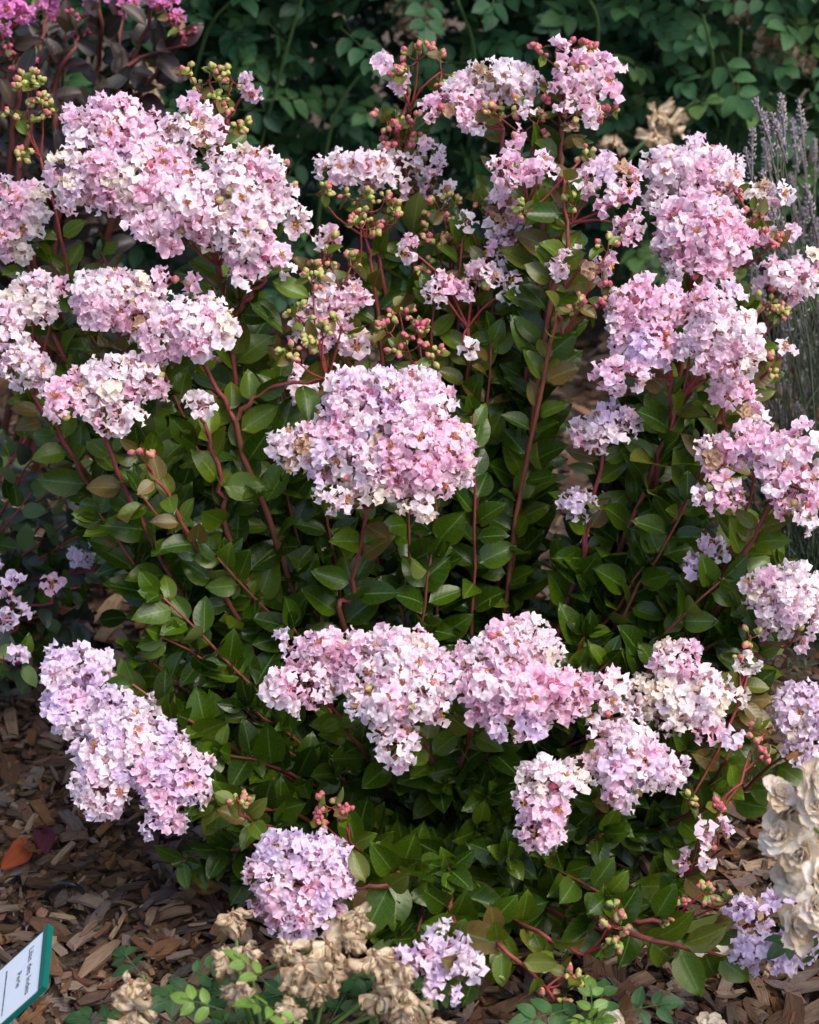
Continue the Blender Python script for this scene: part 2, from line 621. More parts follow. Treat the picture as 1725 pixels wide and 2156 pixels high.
# ------------------------------------------------------------------ generic flowering shrub builder
class Item:
    __slots__ = ('t', 'key', 'i', 'M', 'par', 'own')

    def __init__(s, t, key, i, M, par):
        s.t, s.key, s.i, s.M, s.par, s.own = t, key, i, M, par, 0


class Shrub:
    """collects stems, leaves, flowers and buds; the pieces that show largest become objects, the rest joined parts"""

    def __init__(s, base):
        s.base = np.asarray(base, float)
        s.stems, s.clusters = [], []
        s.items = []

    def stem(s, pts, r0, r1, c0, c1, m=14):
        q = smooth(pts, m)
        n = len(q)
        wob = rng.normal(size=(n, 3)) * 0.0018
        wob[0] = wob[-1] = 0
        q = q + wob
        rad = np.linspace(r0, r1, n)
        s.stems.append(tube(q, rad, 6, c0, c1))
        return len(s.stems) - 1, q

    def leaves(s, idx, q, f0, f1, step, size, tints, top_tints=None, top=0.8, temps=LEAF_T, up=(0, 0, 1), phi=(18, 60), drop=0.06, upw=0.6, terminal=False):
        seg = np.linalg.norm(np.diff(q, axis=0), axis=1)
        cum = np.concatenate([[0], np.cumsum(seg)])
        L = cum[-1]
        d = f0 * L
        odd = False
        while d < f1 * L:
            k = min(np.searchsorted(cum, d), len(q) - 1)
            k = max(k, 1)
            a = (d - cum[k - 1]) / max(seg[k - 1], 1e-6)
            p = q[k - 1] * (1 - a) + q[k] * a
            t = unit(q[k] - q[k - 1])
            lt = unit(np.array([0.22 + N(0.15), -0.80, 0.55]))
            ref = unit(np.cross(t, lt))
            b = np.cross(t, ref)
            odd = not odd
            roll = N(0.38) if (odd or rng.random() < 0.35) else math.pi / 2 + N(0.5)
            frac = d / L
            for sgn in (0, math.pi):
                if rng.random() < drop:
                    continue
                ang = roll + sgn + N(0.25)
                side = math.cos(ang) * ref + math.sin(ang) * b
                ph = math.radians(U(*phi))
                axis = unit(side * math.cos(ph) + t * math.sin(ph) + rng.normal(size=3) * 0.12)
                nrm = unit(t * 0.40 + lt * 0.85 + rng.normal(size=3) * 0.30 - side * 0.12)
                sz = size * U(0.74, 1.12)
                tn = tints
                if top_tints and frac > top and rng.random() < (frac - top) / (1 - top + 1e-6) + 0.25:
                    tn = top_tints
                    sz *= 1 - 0.35 * (frac - top) / (1 - top + 1e-6)
                key = tn[rng.integers(len(tn))]
                i = int(rng.integers(len(temps[key])))
                pp = p + axis * 0.003 + t * N(0.006)
                s.items.append(Item('leaf', key, i, frame(pp, axis, nrm, sz, U(0.9, 1.1)), idx))
            d += step * U(0.8, 1.2)
        if terminal:
            t = unit(q[-1] - q[-2])
            for k in range(4):
                axis = unit(t * U(0.5, 1.1) + rng.normal(size=3) * 0.5)
                key = tints[rng.integers(len(tints))]
                s.items.append(Item('leaf', key, int(rng.integers(len(temps[key]))), frame(q[-1] - t * 0.004 * k, axis, lt + rng.normal(size=3) * 0.3, size * U(0.45, 0.75)), idx))

    def cluster(s, tip, blobs, keys, weights, budp=0.10, spacing=0.0158, back=0.35, depth=0.85, axis_c=(0.22, 0.035, 0.035), fsize=1.0, petal_keys=FLOWER_T, bud_keys=('blush', 'pink', 'green', 'green')):
        """blobs: list of (centre, rx, ry) in metres; flowers over each blob's surface"""
        ci = len(s.clusters)
        gs = []
        cen = np.mean([b[0] for b in blobs], axis=0)
        placed = []
        view = unit(CAMP - cen)
        right = unit(np.cross([0, 0, 1.0], view)) * -1
        upv = np.cross(view, right) * -1
        upv = upv if upv[2] > 0 else -upv
        for (c, rx, ry) in blobs:
            rz = depth * 0.5 * (rx + ry)
            mid = (tip + c) * 0.5 + rng.normal(size=3) * 0.006
            gs.append(tube(smooth([tip, mid, c], 6), np.linspace(0.0021, 0.0012, 6), 4, axis_c, axis_c))
            rx2, ry2, rz2 = max(rx - 0.008, 0.006), max(ry - 0.008, 0.006), max(rz - 0.008, 0.006)
            area = 4 * math.pi * ((rx2 * ry2) ** 1.6 / 3 + (rx2 * rz2) ** 1.6 / 3 + (ry2 * rz2) ** 1.6 / 3) ** (1 / 1.6)
            n = max(4, int(area / spacing ** 2 * 3.0))
            # colour drifts over a blob so that paler and pinker patches form
            kb = rng.dirichlet(np.array(weights) * 5 + 0.05)
            for _ in range(n):
                d = unit(rng.normal(size=3))
                fv = d.dot(view)
                if fv < -0.25 and rng.random() > back:
                    continue
                if d[2] < -0.6 and rng.random() < 0.4:
                    continue
                jit = U(0.82, 1.06) if rng.random() < 0.74 else U(0.45, 0.75)
                if rng.random() < 0.10:
                    jit = U(1.08, 1.30)
                p = c + jit * (right * (d.dot(right)) * rx2 + upv * d.dot(upv) * ry2 + view * fv * rz2)
                if any((p - q).dot(p - q) < (spacing * U(0.55, 0.95)) ** 2 for q in placed):
                    continue
                # inside another blob: skip
                inside = False
                for (c2, ax, ay) in blobs:
                    if c2 is c:
                        continue
                    r = p - c2
                    e = (r.dot(right) / max(ax - .016, .004)) ** 2 + (r.dot(upv) / max(ay - .016, .004)) ** 2 + (r.dot(view) / max(depth * .5 * (ax + ay) - .016, .004)) ** 2
                    if e < 0.8:
                        inside = True
                        break
                if inside:
                    continue
                placed.append(p)
                nrm = unit(d * 0.9 + np.array([0, 0, 0.35]) + view * 0.15 + rng.normal(size=3) * 0.35)
                if rng.random() < budp:
                    bk = bud_keys[rng.integers(len(bud_keys))]
                    s.items.append(Item('bud', bk, 0, zframe(p - d * 0.004, nrm, U(0.0085, 0.0115)), ci))
                else:
                    key = keys[rng.choice(len(keys), p=kb)]
                    i = int(rng.integers(len(petal_keys[key])))
                    s.items.append(Item('flower', key, i, zframe(p, nrm, fsize * U(0.72, 1.0)), ci))
                if rng.random() < 0.75:
                    st = c + (p - c) * U(0.0, 0.3)
                    gs.append(tube([st, p - nrm * 0.006], 0.0008, 3, axis_c, (0.28, 0.16, 0.05), cap=False))
        s.clusters.append(['flower_cluster', join(gs)])
        return ci

    def buds(s, tip, blobs, kinds=('green', 'blush'), dens=1.0, axis_c=(0.22, 0.035, 0.032), size=0.0078, clump=5):
        ci = len(s.clusters)
        gs = []
        for (c, rx, ry) in blobs:
            n = max(3, int(dens * 3.8 * (rx * ry) / (0.016 ** 2)))
            gs.append(tube(smooth([tip, (tip + c) / 2 + rng.normal(size=3) * 0.005, c], 5), np.linspace(0.0018, 0.0011, 5), 4, axis_c, axis_c))
            for _ in range(n):
                d = unit(rng.normal(size=3) + np.array([0, 0, 0.35]))
                r = U(0.55, 1.0)
                e = c + r * np.array([d[0] * rx, d[1] * 0.5 * (rx + ry), d[2] * ry])
                gs.append(tube(smooth([c - d * 0.002, (c + e) / 2 - np.array([0, 0, 0.003]), e], 4), np.linspace(0.0010, 0.0007, 4), 3, axis_c, (0.28, 0.12, 0.05)))
                for _k in range(int(rng.integers(2, clump + 1))):
                    b = unit(d + rng.normal(size=3) * 0.7)
                    kk = kinds[rng.integers(len(kinds))]
                    q = e + b * U(0.004, 0.009)
                    s.items.append(Item('bud', kk, 0, zframe(q, b, size * U(0.72, 1.12)), ci))
                    gs.append(tube([e, q], 0.0007, 3, (0.28, 0.10, 0.05), cap=False))
                if rng.random() < 0.75:
                    a2 = unit(np.cross(d, rng.normal(size=3)))
                    s.items.append(Item('bract', ('olive', 'light', 'bronze')[int(rng.integers(3))], int(rng.integers(5)), frame(c + (e - c) * 0.6, a2 + d * 0.4, d + np.array([0.1, -0.6, 0.3]), U(0.014, 0.028)), ci))
        s.clusters.append(['bud_spray', join(gs)])
        return ci

    def rank(s):
        W, H = 230, 288
        sc = W / 1725
        pts, dep, ids = [], [], []
        for k, it in enumerate(s.items):
            g = TEMPL[it.t][it.key][it.i] if it.t != 'bud' else BUD_T[it.key]
            v = g['v'] @ it.M[:3, :3].T + it.M[:3, 3]
            x, y, w = project(v)
            pts.append(np.column_stack([x * sc, y * sc]))
            dep.append(w)
            ids.append(np.full(len(v), k))
        xy, w, ids = np.vstack(pts), np.concatenate(dep), np.concatenate(ids)
        xi, yi = np.floor(xy[:, 0]).astype(int), np.floor(xy[:, 1]).astype(int)
        ok = (xi >= 0) & (xi < W) & (yi >= 0) & (yi < H)
        cell = (yi * W + xi)[ok]
        w, ids = w[ok], ids[ok]
        order = np.lexsort((w, cell))
        first = np.concatenate([[True], np.diff(cell[order]) > 0]) if len(order) else []
        own = np.bincount(ids[order][first], minlength=len(s.items)) if len(order) else np.zeros(len(s.items))
        for it, o in zip(s.items, own):
            it.own = int(o)

    def build(s, root, leaf_mat, limit=dict(leaf=300, flower=300, bud=300, bract=60), leaf_temps=LEAF_T):
        s.rank()
        off = -s.base
        mats = dict(leaf=leaf_mat, flower=M_PETAL, bud=M_BUD, bract=leaf_mat)
        stems = [link('stem', make_mesh('stem', shift(g, off), M_STEM), root) for g in s.stems]
        cl = [link(nm, make_mesh(nm, shift(g, off), M_STEM), root) for nm, g in s.clusters]
        rest = {}
        for kind in ('leaf', 'flower', 'bud', 'bract'):
            its = sorted([i for i in s.items if i.t == kind], key=lambda i: -i.own)
            keep = [i for i in its[:limit.get(kind, 0)] if i.own > 0]
            kset = set(map(id, keep))
            for it in keep:
                g = BUD_T[it.key] if kind == 'bud' else TEMPL[kind][it.key][it.i]
                me = shared(kind, it.key, it.i, g, mats[kind])
                M = it.M.copy()
                M[:3, 3] += off
                link(kind, me, (stems if kind == 'leaf' else cl)[it.par], M)
            for it in its:
                if id(it) in kset:
                    continue
                g = BUD_T[it.key] if kind == 'bud' else TEMPL[kind][it.key][it.i]
                pk = None if kind == 'leaf' else it.par
                rest.setdefault((kind, pk), []).append(shift(xf(g, it.M), off))
        names = dict(leaf='foliage', flower='blossoms', bud='small_buds', bract='bracts')
        for (kind, pk), gs in rest.items():
            o = link(names[kind], make_mesh(names[kind], join(gs), mats[kind]), root if pk is None else cl[pk])
            o['kind'] = 'stuff'


TEMPL = dict(leaf={**LEAF_T, **DARK_T}, flower=FLOWER_T, bract=LEAF_T)

# ------------------------------------------------------------------ ground and mulch
S = 300.0
gr = link('mulch_ground', make_mesh('mulch_ground', geo([(-S, -S, 0), (S, -S, 0), (S, S, 0), (-S, S, 0)], [(0, 1, 2), (0, 2, 3)]), M_SOIL))
gr['kind'] = 'structure'

CHIP_T = []
CHIP_COL = [(0.16, 0.095, 0.055), (0.22, 0.15, 0.10), (0.11, 0.065, 0.04), (0.19, 0.16, 0.14), (0.25, 0.18, 0.12), (0.075, 0.045, 0.03), (0.14, 0.12, 0.11), (0.20, 0.11, 0.05), (0.30, 0.23, 0.16), (0.10, 0.075, 0.06), (0.17, 0.10, 0.06), (0.24, 0.19, 0.15), (0.13, 0.08, 0.05), (0.09, 0.06, 0.045)]
for k in range(28):
    L = 1.0
    w = U(0.14, 0.42)
    h = U(0.06, 0.15)
    rows = 4
    v, lu = [], []
    bend, tw = N(0.06), N(0.25)
    for j in range(rows):
        t = j / (rows - 1)
        end = 1.0 if 0 < j < rows - 1 else (U(0.75, 1.0) if k % 3 else U(0.2, 0.5))
        sk = N(0.05)
        for (a, b) in ((-1, -1), (1, -1), (1, 1), (-1, 1)):
            x = a * 0.5 * w * end * U(0.82, 1.1) + sk * w
            z = b * 0.5 * h * (1.0 if 0 < j < rows - 1 else U(0.4, 1)) + bend * math.sin(t * 3.14)
            ca, sa = math.cos(tw * (t - .5)), math.sin(tw * (t - .5))
            v.append((x * ca - z * sa, (t - 0.5) * L + U(-0.07, 0.07) * (1 if j in (0, rows - 1) else 0.3), x * sa + z * ca))
            lu.append((a * w + b * 0.3 + k, t + k * 0.37, b * h))
    f = []
    for j in range(rows - 1):
        for i in range(4):
            p, q = j * 4 + i, j * 4 + (i + 1) % 4
            f += [(p, q, q + 4), (p, q + 4, p + 4)]
    f += [(3, 2, 1), (3, 1, 0)]
    e = (rows - 1) * 4
    f += [(e, e + 1, e + 2), (e, e + 2, e + 3)]
    # split the sides so that the edges stay crisp: flat shading later
    CHIP_T.append(geo(v, f, lu, tuple(np.array(CHIP_COL[k % len(CHIP_COL)]) * np.array((0.76, 0.69, 0.66)))))

chips = []


def scatter(n, x0, x1, y0, y1, big=1.0, fine=0.5):
    for _ in range(n):
        x, y = U(x0, x1), U(y0, y1)
        L = 0.012 + 0.042 * rng.random() ** 2.0
        if rng.random() < 0.035:
            L = U(0.05, 0.072)
        L *= big
        yaw = U(0, 6.28)
        ax = np.array([math.cos(yaw), math.sin(yaw), N(0.20)])
        nm = np.array([N(0.26), N(0.26), 1.0])
        z = 0.004 + 0.024 * rng.random() ** 1.3
        chips.append((int(rng.integers(len(CHIP_T))), frame((x, y, z), ax, nm, L, U(0.7, 1.3)), L))


scatter(15000, -0.95, 0.95, 1.25, 2.35)
scatter(6500, -1.15, 1.15, 2.35, 3.7, 1.15)
for _ in range(9000):
    chips.append((int(rng.integers(len(CHIP_T))), frame((U(-0.95, 0.95), U(1.25, 2.4), U(0.006, 0.03)), (N(1), N(1), N(0.3)), (N(0.4), N(0.4), 1), U(0.004, 0.013), U(0.8, 1.8)), 0.0))
inframe = []
for k, (i, M, L) in enumerate(chips):
    x, y, w = project(M[:3, 3])
    vis = (0 < x < 1725 and 0 < y < 2156) and ((x < 430 and y > 1380) or (x > 1250 and y > 1750) or (x > 1000 and y < 1500 and 900 < y))
    inframe.append((L * (0.4 + M[2, 3] / 0.028) * (1.0 if vis else 0.0), k))
inframe.sort(reverse=True)
keep = set(k for _, k in inframe[:300])
chip_me = {}
for k in keep:
    i, M, L = chips[k]
    if i not in chip_me:
        chip_me[i] = make_mesh('wood_chip', CHIP_T[i], M_CHIP, False)
    link('wood_chip', chip_me[i], gr, M)
restg = join([xf(CHIP_T[i], M, (np.array([1, 1, 1]) * U(0.55, 1.4)) * (1 + rng.normal(size=3) * 0.05)) for k, (i, M, L) in enumerate(chips) if k not in keep])
o = link('wood_chips', make_mesh('wood_chips', restg, M_CHIP, False), gr)
o['kind'] = 'stuff'


# ------------------------------------------------------------------ main crape myrtle
def Ys(oy):
    return 2.34 - 0.00037 * oy


BASE = np.array([0.035, 2.02, 0.0])
main = Shrub(BASE)
RED0, RED1 = (0.150, 0.060, 0.030), (0.20, 0.032, 0.042)
ALLK = ['pink', 'pale', 'cream', 'lilac', 'spent']


def base_pt(tip):
    return BASE + np.array([np.clip((tip[0] - BASE[0]) * 0.30, -0.16, 0.16) + N(0.015), np.clip((tip[1] - BASE[1]) * 0.25, -0.08, 0.08) + N(0.02), -0.01])


def blob3(lst, dY=0.0, sh=None):
    r = []
    for b in lst:
        ox, oy, rx, ry = b[:4]
        Y = Ys(oy) + dY + (b[4] if len(b) > 4 else 0)
        s = PXM(oy, Y)
        r.append((P(ox, oy, Y), rx * s, ry * s))
    return r


STEMQ = []


def route(tip, way, tipY, branch=True):
    """stem points from base to tip through pixel waypoints listed top to bottom"""
    b = base_pt(tip)
    if not way and branch:
        best, bd = None, 9
        for qq in STEMQ:
            for k in range(3, len(qq)):
                dlt = tip - qq[k]
                dd = np.linalg.norm(dlt)
                if dlt[2] > 0.03 and 0.07 < dd < 0.24 and dlt[2] > 0.35 * dd and abs(dd - 0.13) < bd:
                    best, bd, bdir = qq[k], abs(dd - 0.13), unit(qq[k] - qq[k - 1])
        if best is not None:
            return [best, best * 0.66 + tip * 0.34 + bdir * 0.022, tip]
    if not way:
        hd = np.linalg.norm((tip - b)[:2])
        c = b * 0.5 + tip * 0.5 + np.array([0, 0, 0.10 * hd]) + rng.normal(size=3) * 0.008
        return [b, c, tip]
    pts = [tip]
    toy = project(tip)[1]
    boy = 1800.0
    for (ox, oy) in way:
        k = np.clip((oy - toy) / max(boy - toy, 1), 0, 1)
        pts.append(P(ox, oy, tip[1] * (1 - k) + b[1] * k))
    pts.append(b)
    # the base follows the run of the stem
    return pts[::-1]


# name, blobs, dY, tip px, waypoints, weights (pink, pale, cream, lilac), bud share
CL = [
    ([(230, 275, 95, 62), (160, 372, 58, 62), (280, 375, 105, 78), (400, 285, 62, 68), (380, 440, 110, 80), (520, 395, 78, 88), (505, 478, 62, 58), (350, 360, 60, 60)], 0.0, (462, 560), [(470, 640), (520, 930), (570, 1080), (612, 1310)], (5, 3, 1.2, 0.4), 0.07),
    ([(545, 545, 66, 40), (505, 590, 35, 28)], 0.03, (560, 590), [], (3, 3, 1, 0), 0.10),
    ([(240, 632, 86, 66), (300, 660, 60, 50), (370, 590, 50, 32)], 0.02, (250, 700), [(300, 900), (420, 1180)], (3, 4, 0.3, 1), 0.04),
    ([(425, 695, 72, 62), (345, 712, 50, 45), (380, 650, 40, 35)], -0.02, (425, 760), [(480, 860), (520, 960)], (2, 5, 0.3, 1), 0.04),
    ([(140, 842, 54, 56), (230, 800, 70, 54), (310, 800, 55, 50), (240, 872, 52, 38), (180, 800, 45, 40)], 0.0, (225, 930), [(280, 1060), (380, 1250), (520, 1480)], (4, 4, 0.8, 0.8), 0.05),
    ([(40, 430, 62, 58), (30, 500, 50, 48)], 0.10, (60, 560), [(150, 780), (300, 1050)], (4, 3, 1, 0), 0.14),
    ([(70, 630, 55, 60), (20, 690, 45, 60), (60, 770, 52, 48), (125, 600, 22, 26)], 0.06, (70, 830), [(180, 1000), (330, 1230)], (3, 4, 1, 0.6), 0.05),
    ([(790, 862, 100, 82), (735, 825, 62, 50), (635, 945, 56, 56), (735, 955, 92, 66), (860, 940, 105, 105), (930, 950, 72, 78), (810, 1015, 62, 48), (885, 1062, 42, 36), (700, 1050, 44, 34), (870, 830, 70, 55)], -0.03, (775, 1070), [(740, 1250), (725, 1315)], (4, 5, 1.0, 0.8), 0.05),
    ([(710, 640, 60, 58), (640, 690, 36, 40), (745, 715, 34, 42), (630, 808, 40, 42), (690, 700, 40, 40)], 0.10, (700, 790), [(830, 1080), (875, 1330)], (4, 3, 0.2, 1.5), 0.10),
    ([(755, 352, 82, 40), (800, 370, 45, 35)], 0.12, (780, 420), [(810, 620), (860, 1000)], (3, 4, 0.2, 1), 0.13),
    ([(900, 335, 38, 42), (920, 385, 30, 28), (880, 400, 32, 26)], 0.14, (870, 440), [(900, 700)], (3, 4, 0.2, 1), 0.14),
    ([(1060, 165, 86, 42), (990, 190, 48, 38), (950, 235, 52, 44), (1000, 262, 30, 30)], 0.06, (1060, 270), [(1040, 640), (1040, 900), (1042, 1050)], (3, 4, 0.3, 0.8), 0.14),
    ([(1230, 150, 66, 42), (1270, 185, 42, 36), (1190, 180, 34, 34), (1215, 240, 46, 38), (1115, 230, 26, 22), (1170, 110, 24, 20)], 0.02, (1185, 270), [(1160, 520), (1140, 780), (1100, 960), (1060, 1200), (1040, 1320)], (4, 3, 0.8, 0.2), 0.17),
    ([(1065, 350, 32, 36), (1130, 365, 40, 34), (1080, 285, 22, 20)], 0.0, (1110, 430), [(1140, 560)], (6, 2, 0.2, 0.3), 0.12),
    ([(1290, 365, 62, 34), (1230, 380, 45, 34), (1300, 430, 42, 45), (1325, 480, 28, 36)], 0.02, (1205, 470), [(1165, 560)], (6, 2, 0.2, 0.3), 0.08),
    ([(1060, 450, 40, 48), (1080, 490, 35, 35), (1065, 535, 42, 28), (985, 468, 26, 18)], 0.10, (1050, 590), [(1040, 800)], (4, 3, 0.3, 1), 0.16),
    ([(930, 612, 45, 36), (1010, 590, 44, 40), (1090, 600, 34, 38), (860, 522, 26, 20), (975, 728, 26, 24)], 0.08, (985, 690), [(990, 1000), (990, 1230)], (5, 3, 0.2, 0.6), 0.15),
    ([(1220, 558, 58, 32)], 0.02, (1190, 610), [(1155, 650)], (5, 3, 0.2, 0.4), 0.10),
    ([(1460, 365, 92, 56), (1480, 318, 48, 28), (1395, 415, 40, 34), (1530, 385, 45, 40)], 0.10, (1470, 480), [(1430, 780)], (2, 5, 1.0, 0.8), 0.03),
    ([(1475, 490, 96, 76), (1470, 570, 66, 36), (1430, 460, 50, 45), (1540, 510, 50, 45)], 0.02, (1455, 620), [(1430, 780), (1390, 950), (1340, 1150), (1280, 1400)], (6, 3, 0.2, 0.3), 0.05),
    ([(1620, 420, 48, 36), (1590, 480, 40, 40), (1650, 490, 30, 34)], 0.10, (1560, 570), [(1470, 780)], (3, 3, 1.4, 0.2), 0.22),
    ([(1365, 645, 84, 60), (1375, 735, 60, 56), (1310, 790, 60, 38), (1330, 690, 50, 50)], 0.0, (1415, 800), [(1370, 1000)], (5, 3, 0.1, 1.2), 0.05),
    ([(1520, 700, 76, 62), (1545, 755, 58, 44), (1505, 635, 60, 36), (1470, 740, 45, 40)], -0.02, (1440, 830), [(1395, 950), (1340, 1160)], (6, 3, 0.1, 0.5), 0.06),
    ([(1660, 590, 66, 46), (1700, 552, 28, 34)], 0.06, (1610, 680), [(1500, 880), (1400, 1140)], (5, 3, 0.4, 0.3), 0.13),
    ([(1648, 742, 26, 32)], 0.06, (1600, 800), [(1500, 900)], (2, 5, 0.4, 0.3), 0.05),
    ([(1540, 830, 50, 40), (1580, 880, 40, 40)], 0.02, (1530, 900), [(1440, 1060)], (4, 4, 0.1, 0.6), 0.05),
    ([(1525, 955, 58, 46), (1510, 1030, 52, 42), (1590, 930, 50, 38)], 0.0, (1560, 1100), [(1500, 1280), (1430, 1430)], (5, 3, 0.6, 0.6), 0.12),
    ([(1630, 960, 58, 48), (1690, 950, 60, 60), (1680, 1030, 66, 60), (1695, 1085, 42, 40)], -0.02, (1625, 1060), [(1560, 1180), (1460, 1360)], (5, 4, 0.5, 0.6), 0.07),
    ([(1285, 885, 55, 30), (1260, 920, 50, 32), (1215, 915, 25, 25)], 0.06, (1270, 955), [(1230, 1130), (1180, 1330)], (3, 4, 0.1, 1.5), 0.05),
    ([(1216, 1060, 36, 34)], 0.10, (1240, 1110), [(1200, 1300)], (1, 2, 0, 4), 0.03),
    ([(1490, 1165, 36, 36), (1460, 1210, 30, 30)], 0.08, (1480, 1250), [(1400, 1430)], (2, 4, 0, 3), 0.03),
    ([(1650, 1262, 84, 72), (1690, 1225, 40, 36), (1680, 1325, 34, 40)], 0.04, (1610, 1350), [(1540, 1470), (1400, 1620)], (1.5, 7, 0.6, 1), 0.05),
    ([(600, 1362, 42, 36), (640, 1450, 76, 54), (700, 1372, 70, 42), (605, 1425, 42, 38)], 0.0, (700, 1490), [(830, 1690)], (4, 4, 0.3, 1.6), 0.08),
    ([(835, 1385, 108, 58), (840, 1465, 106, 72), (840, 1565, 48, 44), (770, 1440, 60, 55), (900, 1440, 55, 60)], -0.02, (870, 1520), [(930, 1660), (960, 1750)], (3, 6, 0.8, 1), 0.05),
    ([(1090, 1370, 88, 60), (1100, 1450, 128, 66), (1190, 1460, 56, 52), (1085, 1520, 80, 36), (1010, 1400, 45, 50)], -0.02, (1000, 1500), [(980, 1580)], (6, 3, 0.5, 0.2), 0.05),
    ([(1290, 1460, 46, 40), (1285, 1515, 48, 50)], 0.02, (1270, 1570), [(1180, 1690)], (3, 5, 0.2, 0.6), 0.05),
    ([(1430, 1395, 58, 46), (1475, 1465, 68, 64), (1385, 1465, 78, 46), (1490, 1540, 36, 34), (1420, 1500, 60, 40)], 0.04, (1420, 1560), [(1310, 1690)], (2, 7, 1.2, 0.4), 0.05),
    ([(1335, 1610, 98, 64), (1310, 1560, 62, 40), (1330, 1660, 60, 40)], -0.01, (1290, 1690), [(1160, 1780)], (5, 4, 0.2, 0.6), 0.04),
    ([(1165, 1640, 80, 44), (1140, 1690, 58, 52), (1140, 1745, 46, 42), (1210, 1650, 34, 40)], -0.02, (1130, 1790), [], (5, 3, 0.1, 1.4), 0.09),
    ([(165, 1415, 78, 54), (150, 1495, 62, 62), (230, 1490, 72, 58)], 0.06, (330, 1500), [(460, 1600)], (1, 4, 0.3, 5), 0.03),  # lilac weight paints bluish shade into this low left head
    ([(265, 1575, 90, 76), (360, 1635, 92, 64), (215, 1660, 62, 62), (345, 1720, 46, 46), (330, 1560, 60, 50), (240, 1610, 70, 60)], 0.03, (420, 1690), [(560, 1700)], (2.5, 5, 0.3, 3), 0.03),
    ([(640, 1800, 98, 48), (600, 1850, 82, 62), (690, 1860, 62, 58), (640, 1925, 72, 48)], -0.02, (720, 1880), [(830, 1850)], (2.5, 4, 0.2, 3.5), 0.04),
    ([(945, 1980, 44, 46), (880, 2025, 54, 44), (965, 2030, 48, 46), (930, 2085, 48, 34)], -0.10, (960, 2020), [], (0.4, 1.5, 0, 6), 0.02),  # shade on this low front head is put into its lilac petals
    ([(1695, 1500, 64, 60), (1690, 1575, 42, 36)], 0.12, (1640, 1600), [(1480, 1700)], (0.4, 1.5, 0, 6), 0.03),  # lilac petals stand in for shade on the right edge head
    ([(1580, 1930, 48, 36), (1640, 1905, 34, 26)], 0.02, (1530, 1960), [(1300, 1930)], (0.5, 1, 0, 6), 0.03),  # low right head, its shade painted as lilac petal colour
    ([(1610, 2010, 66, 40), (1680, 1995, 50, 36)], 0.0, (1540, 2020), [(1320, 1960)], (0.8, 0.6, 0, 6), 0.03),  # lilac weight again paints the shade of a low right head
    ([(1466, 1815, 36, 32), (1475, 1742, 14, 14), (1512, 1752, 16, 14)], 0.02, (1450, 1840), [(1330, 1880)], (5, 3, 0, 1), 0.06),
    ([(1555, 1565, 36, 28)], 0.02, (1530, 1600), [(1470, 1680), (1350, 1790)], (6, 2, 0, 1), 0.06),
    ([(1550, 1470, 22, 14), (1575, 1400, 16, 14)], 0.04, (1560, 1440), [(1500, 1540)], (0, 2, 6, 0), 0.3),
    ([(415, 850, 26, 26)], 0.0, (430, 890), [(470, 1030), (500, 1180)], (0, 3, 5, 0), 0.03),
    ([(530, 180, 30, 36)], 0.08, (480, 250), [(465, 400), (480, 640)], (5, 2, 0, 0.5), 0.12),
    ([(808, 130, 32, 32), (850, 170, 20, 18)], 0.10, (860, 200), [(840, 330), (880, 620)], (5, 2, 0, 0.5), 0.2),
    ([(700, 500, 34, 30), (630, 475, 34, 38)], 0.06, (680, 560), [(640, 800)], (3, 4, 0.2, 0.5), 0.1),
]
for blobs, dY, tp, way, wt, bp_ in CL:
    bl = blob3(blobs, dY)
    tipY = np.mean([b[0][1] for b in bl]) + 0.005
    tip = P(tp[0], tp[1], tipY)
    if tip[2] < 0.05:
        tip[2] = 0.05
    L = np.linalg.norm(tip - BASE)
    r0 = 0.0030 + 0.0022 * L
    idx, q = main.stem(route(tip, way, tipY), r0, 0.0024 if L > 0.5 else 0.0018, RED0, RED1, 16)
    STEMQ.append(q)
    w = np.array(list(wt[:3]) + [wt[3] if wt[3] >= 2 else wt[3] * 0.4, 0.07], float) + 0.01
    main.cluster(tip, bl, ALLK, w / w.sum(), bp_)
    main.leaves(idx, q, 0.26, 0.99, 0.027, 0.060 if L > 0.45 else 0.052, ['deep', 'deep', 'mid', 'mid', 'light'], ['olive', 'light', 'bronze', 'light'], 0.80, drop=0.04)

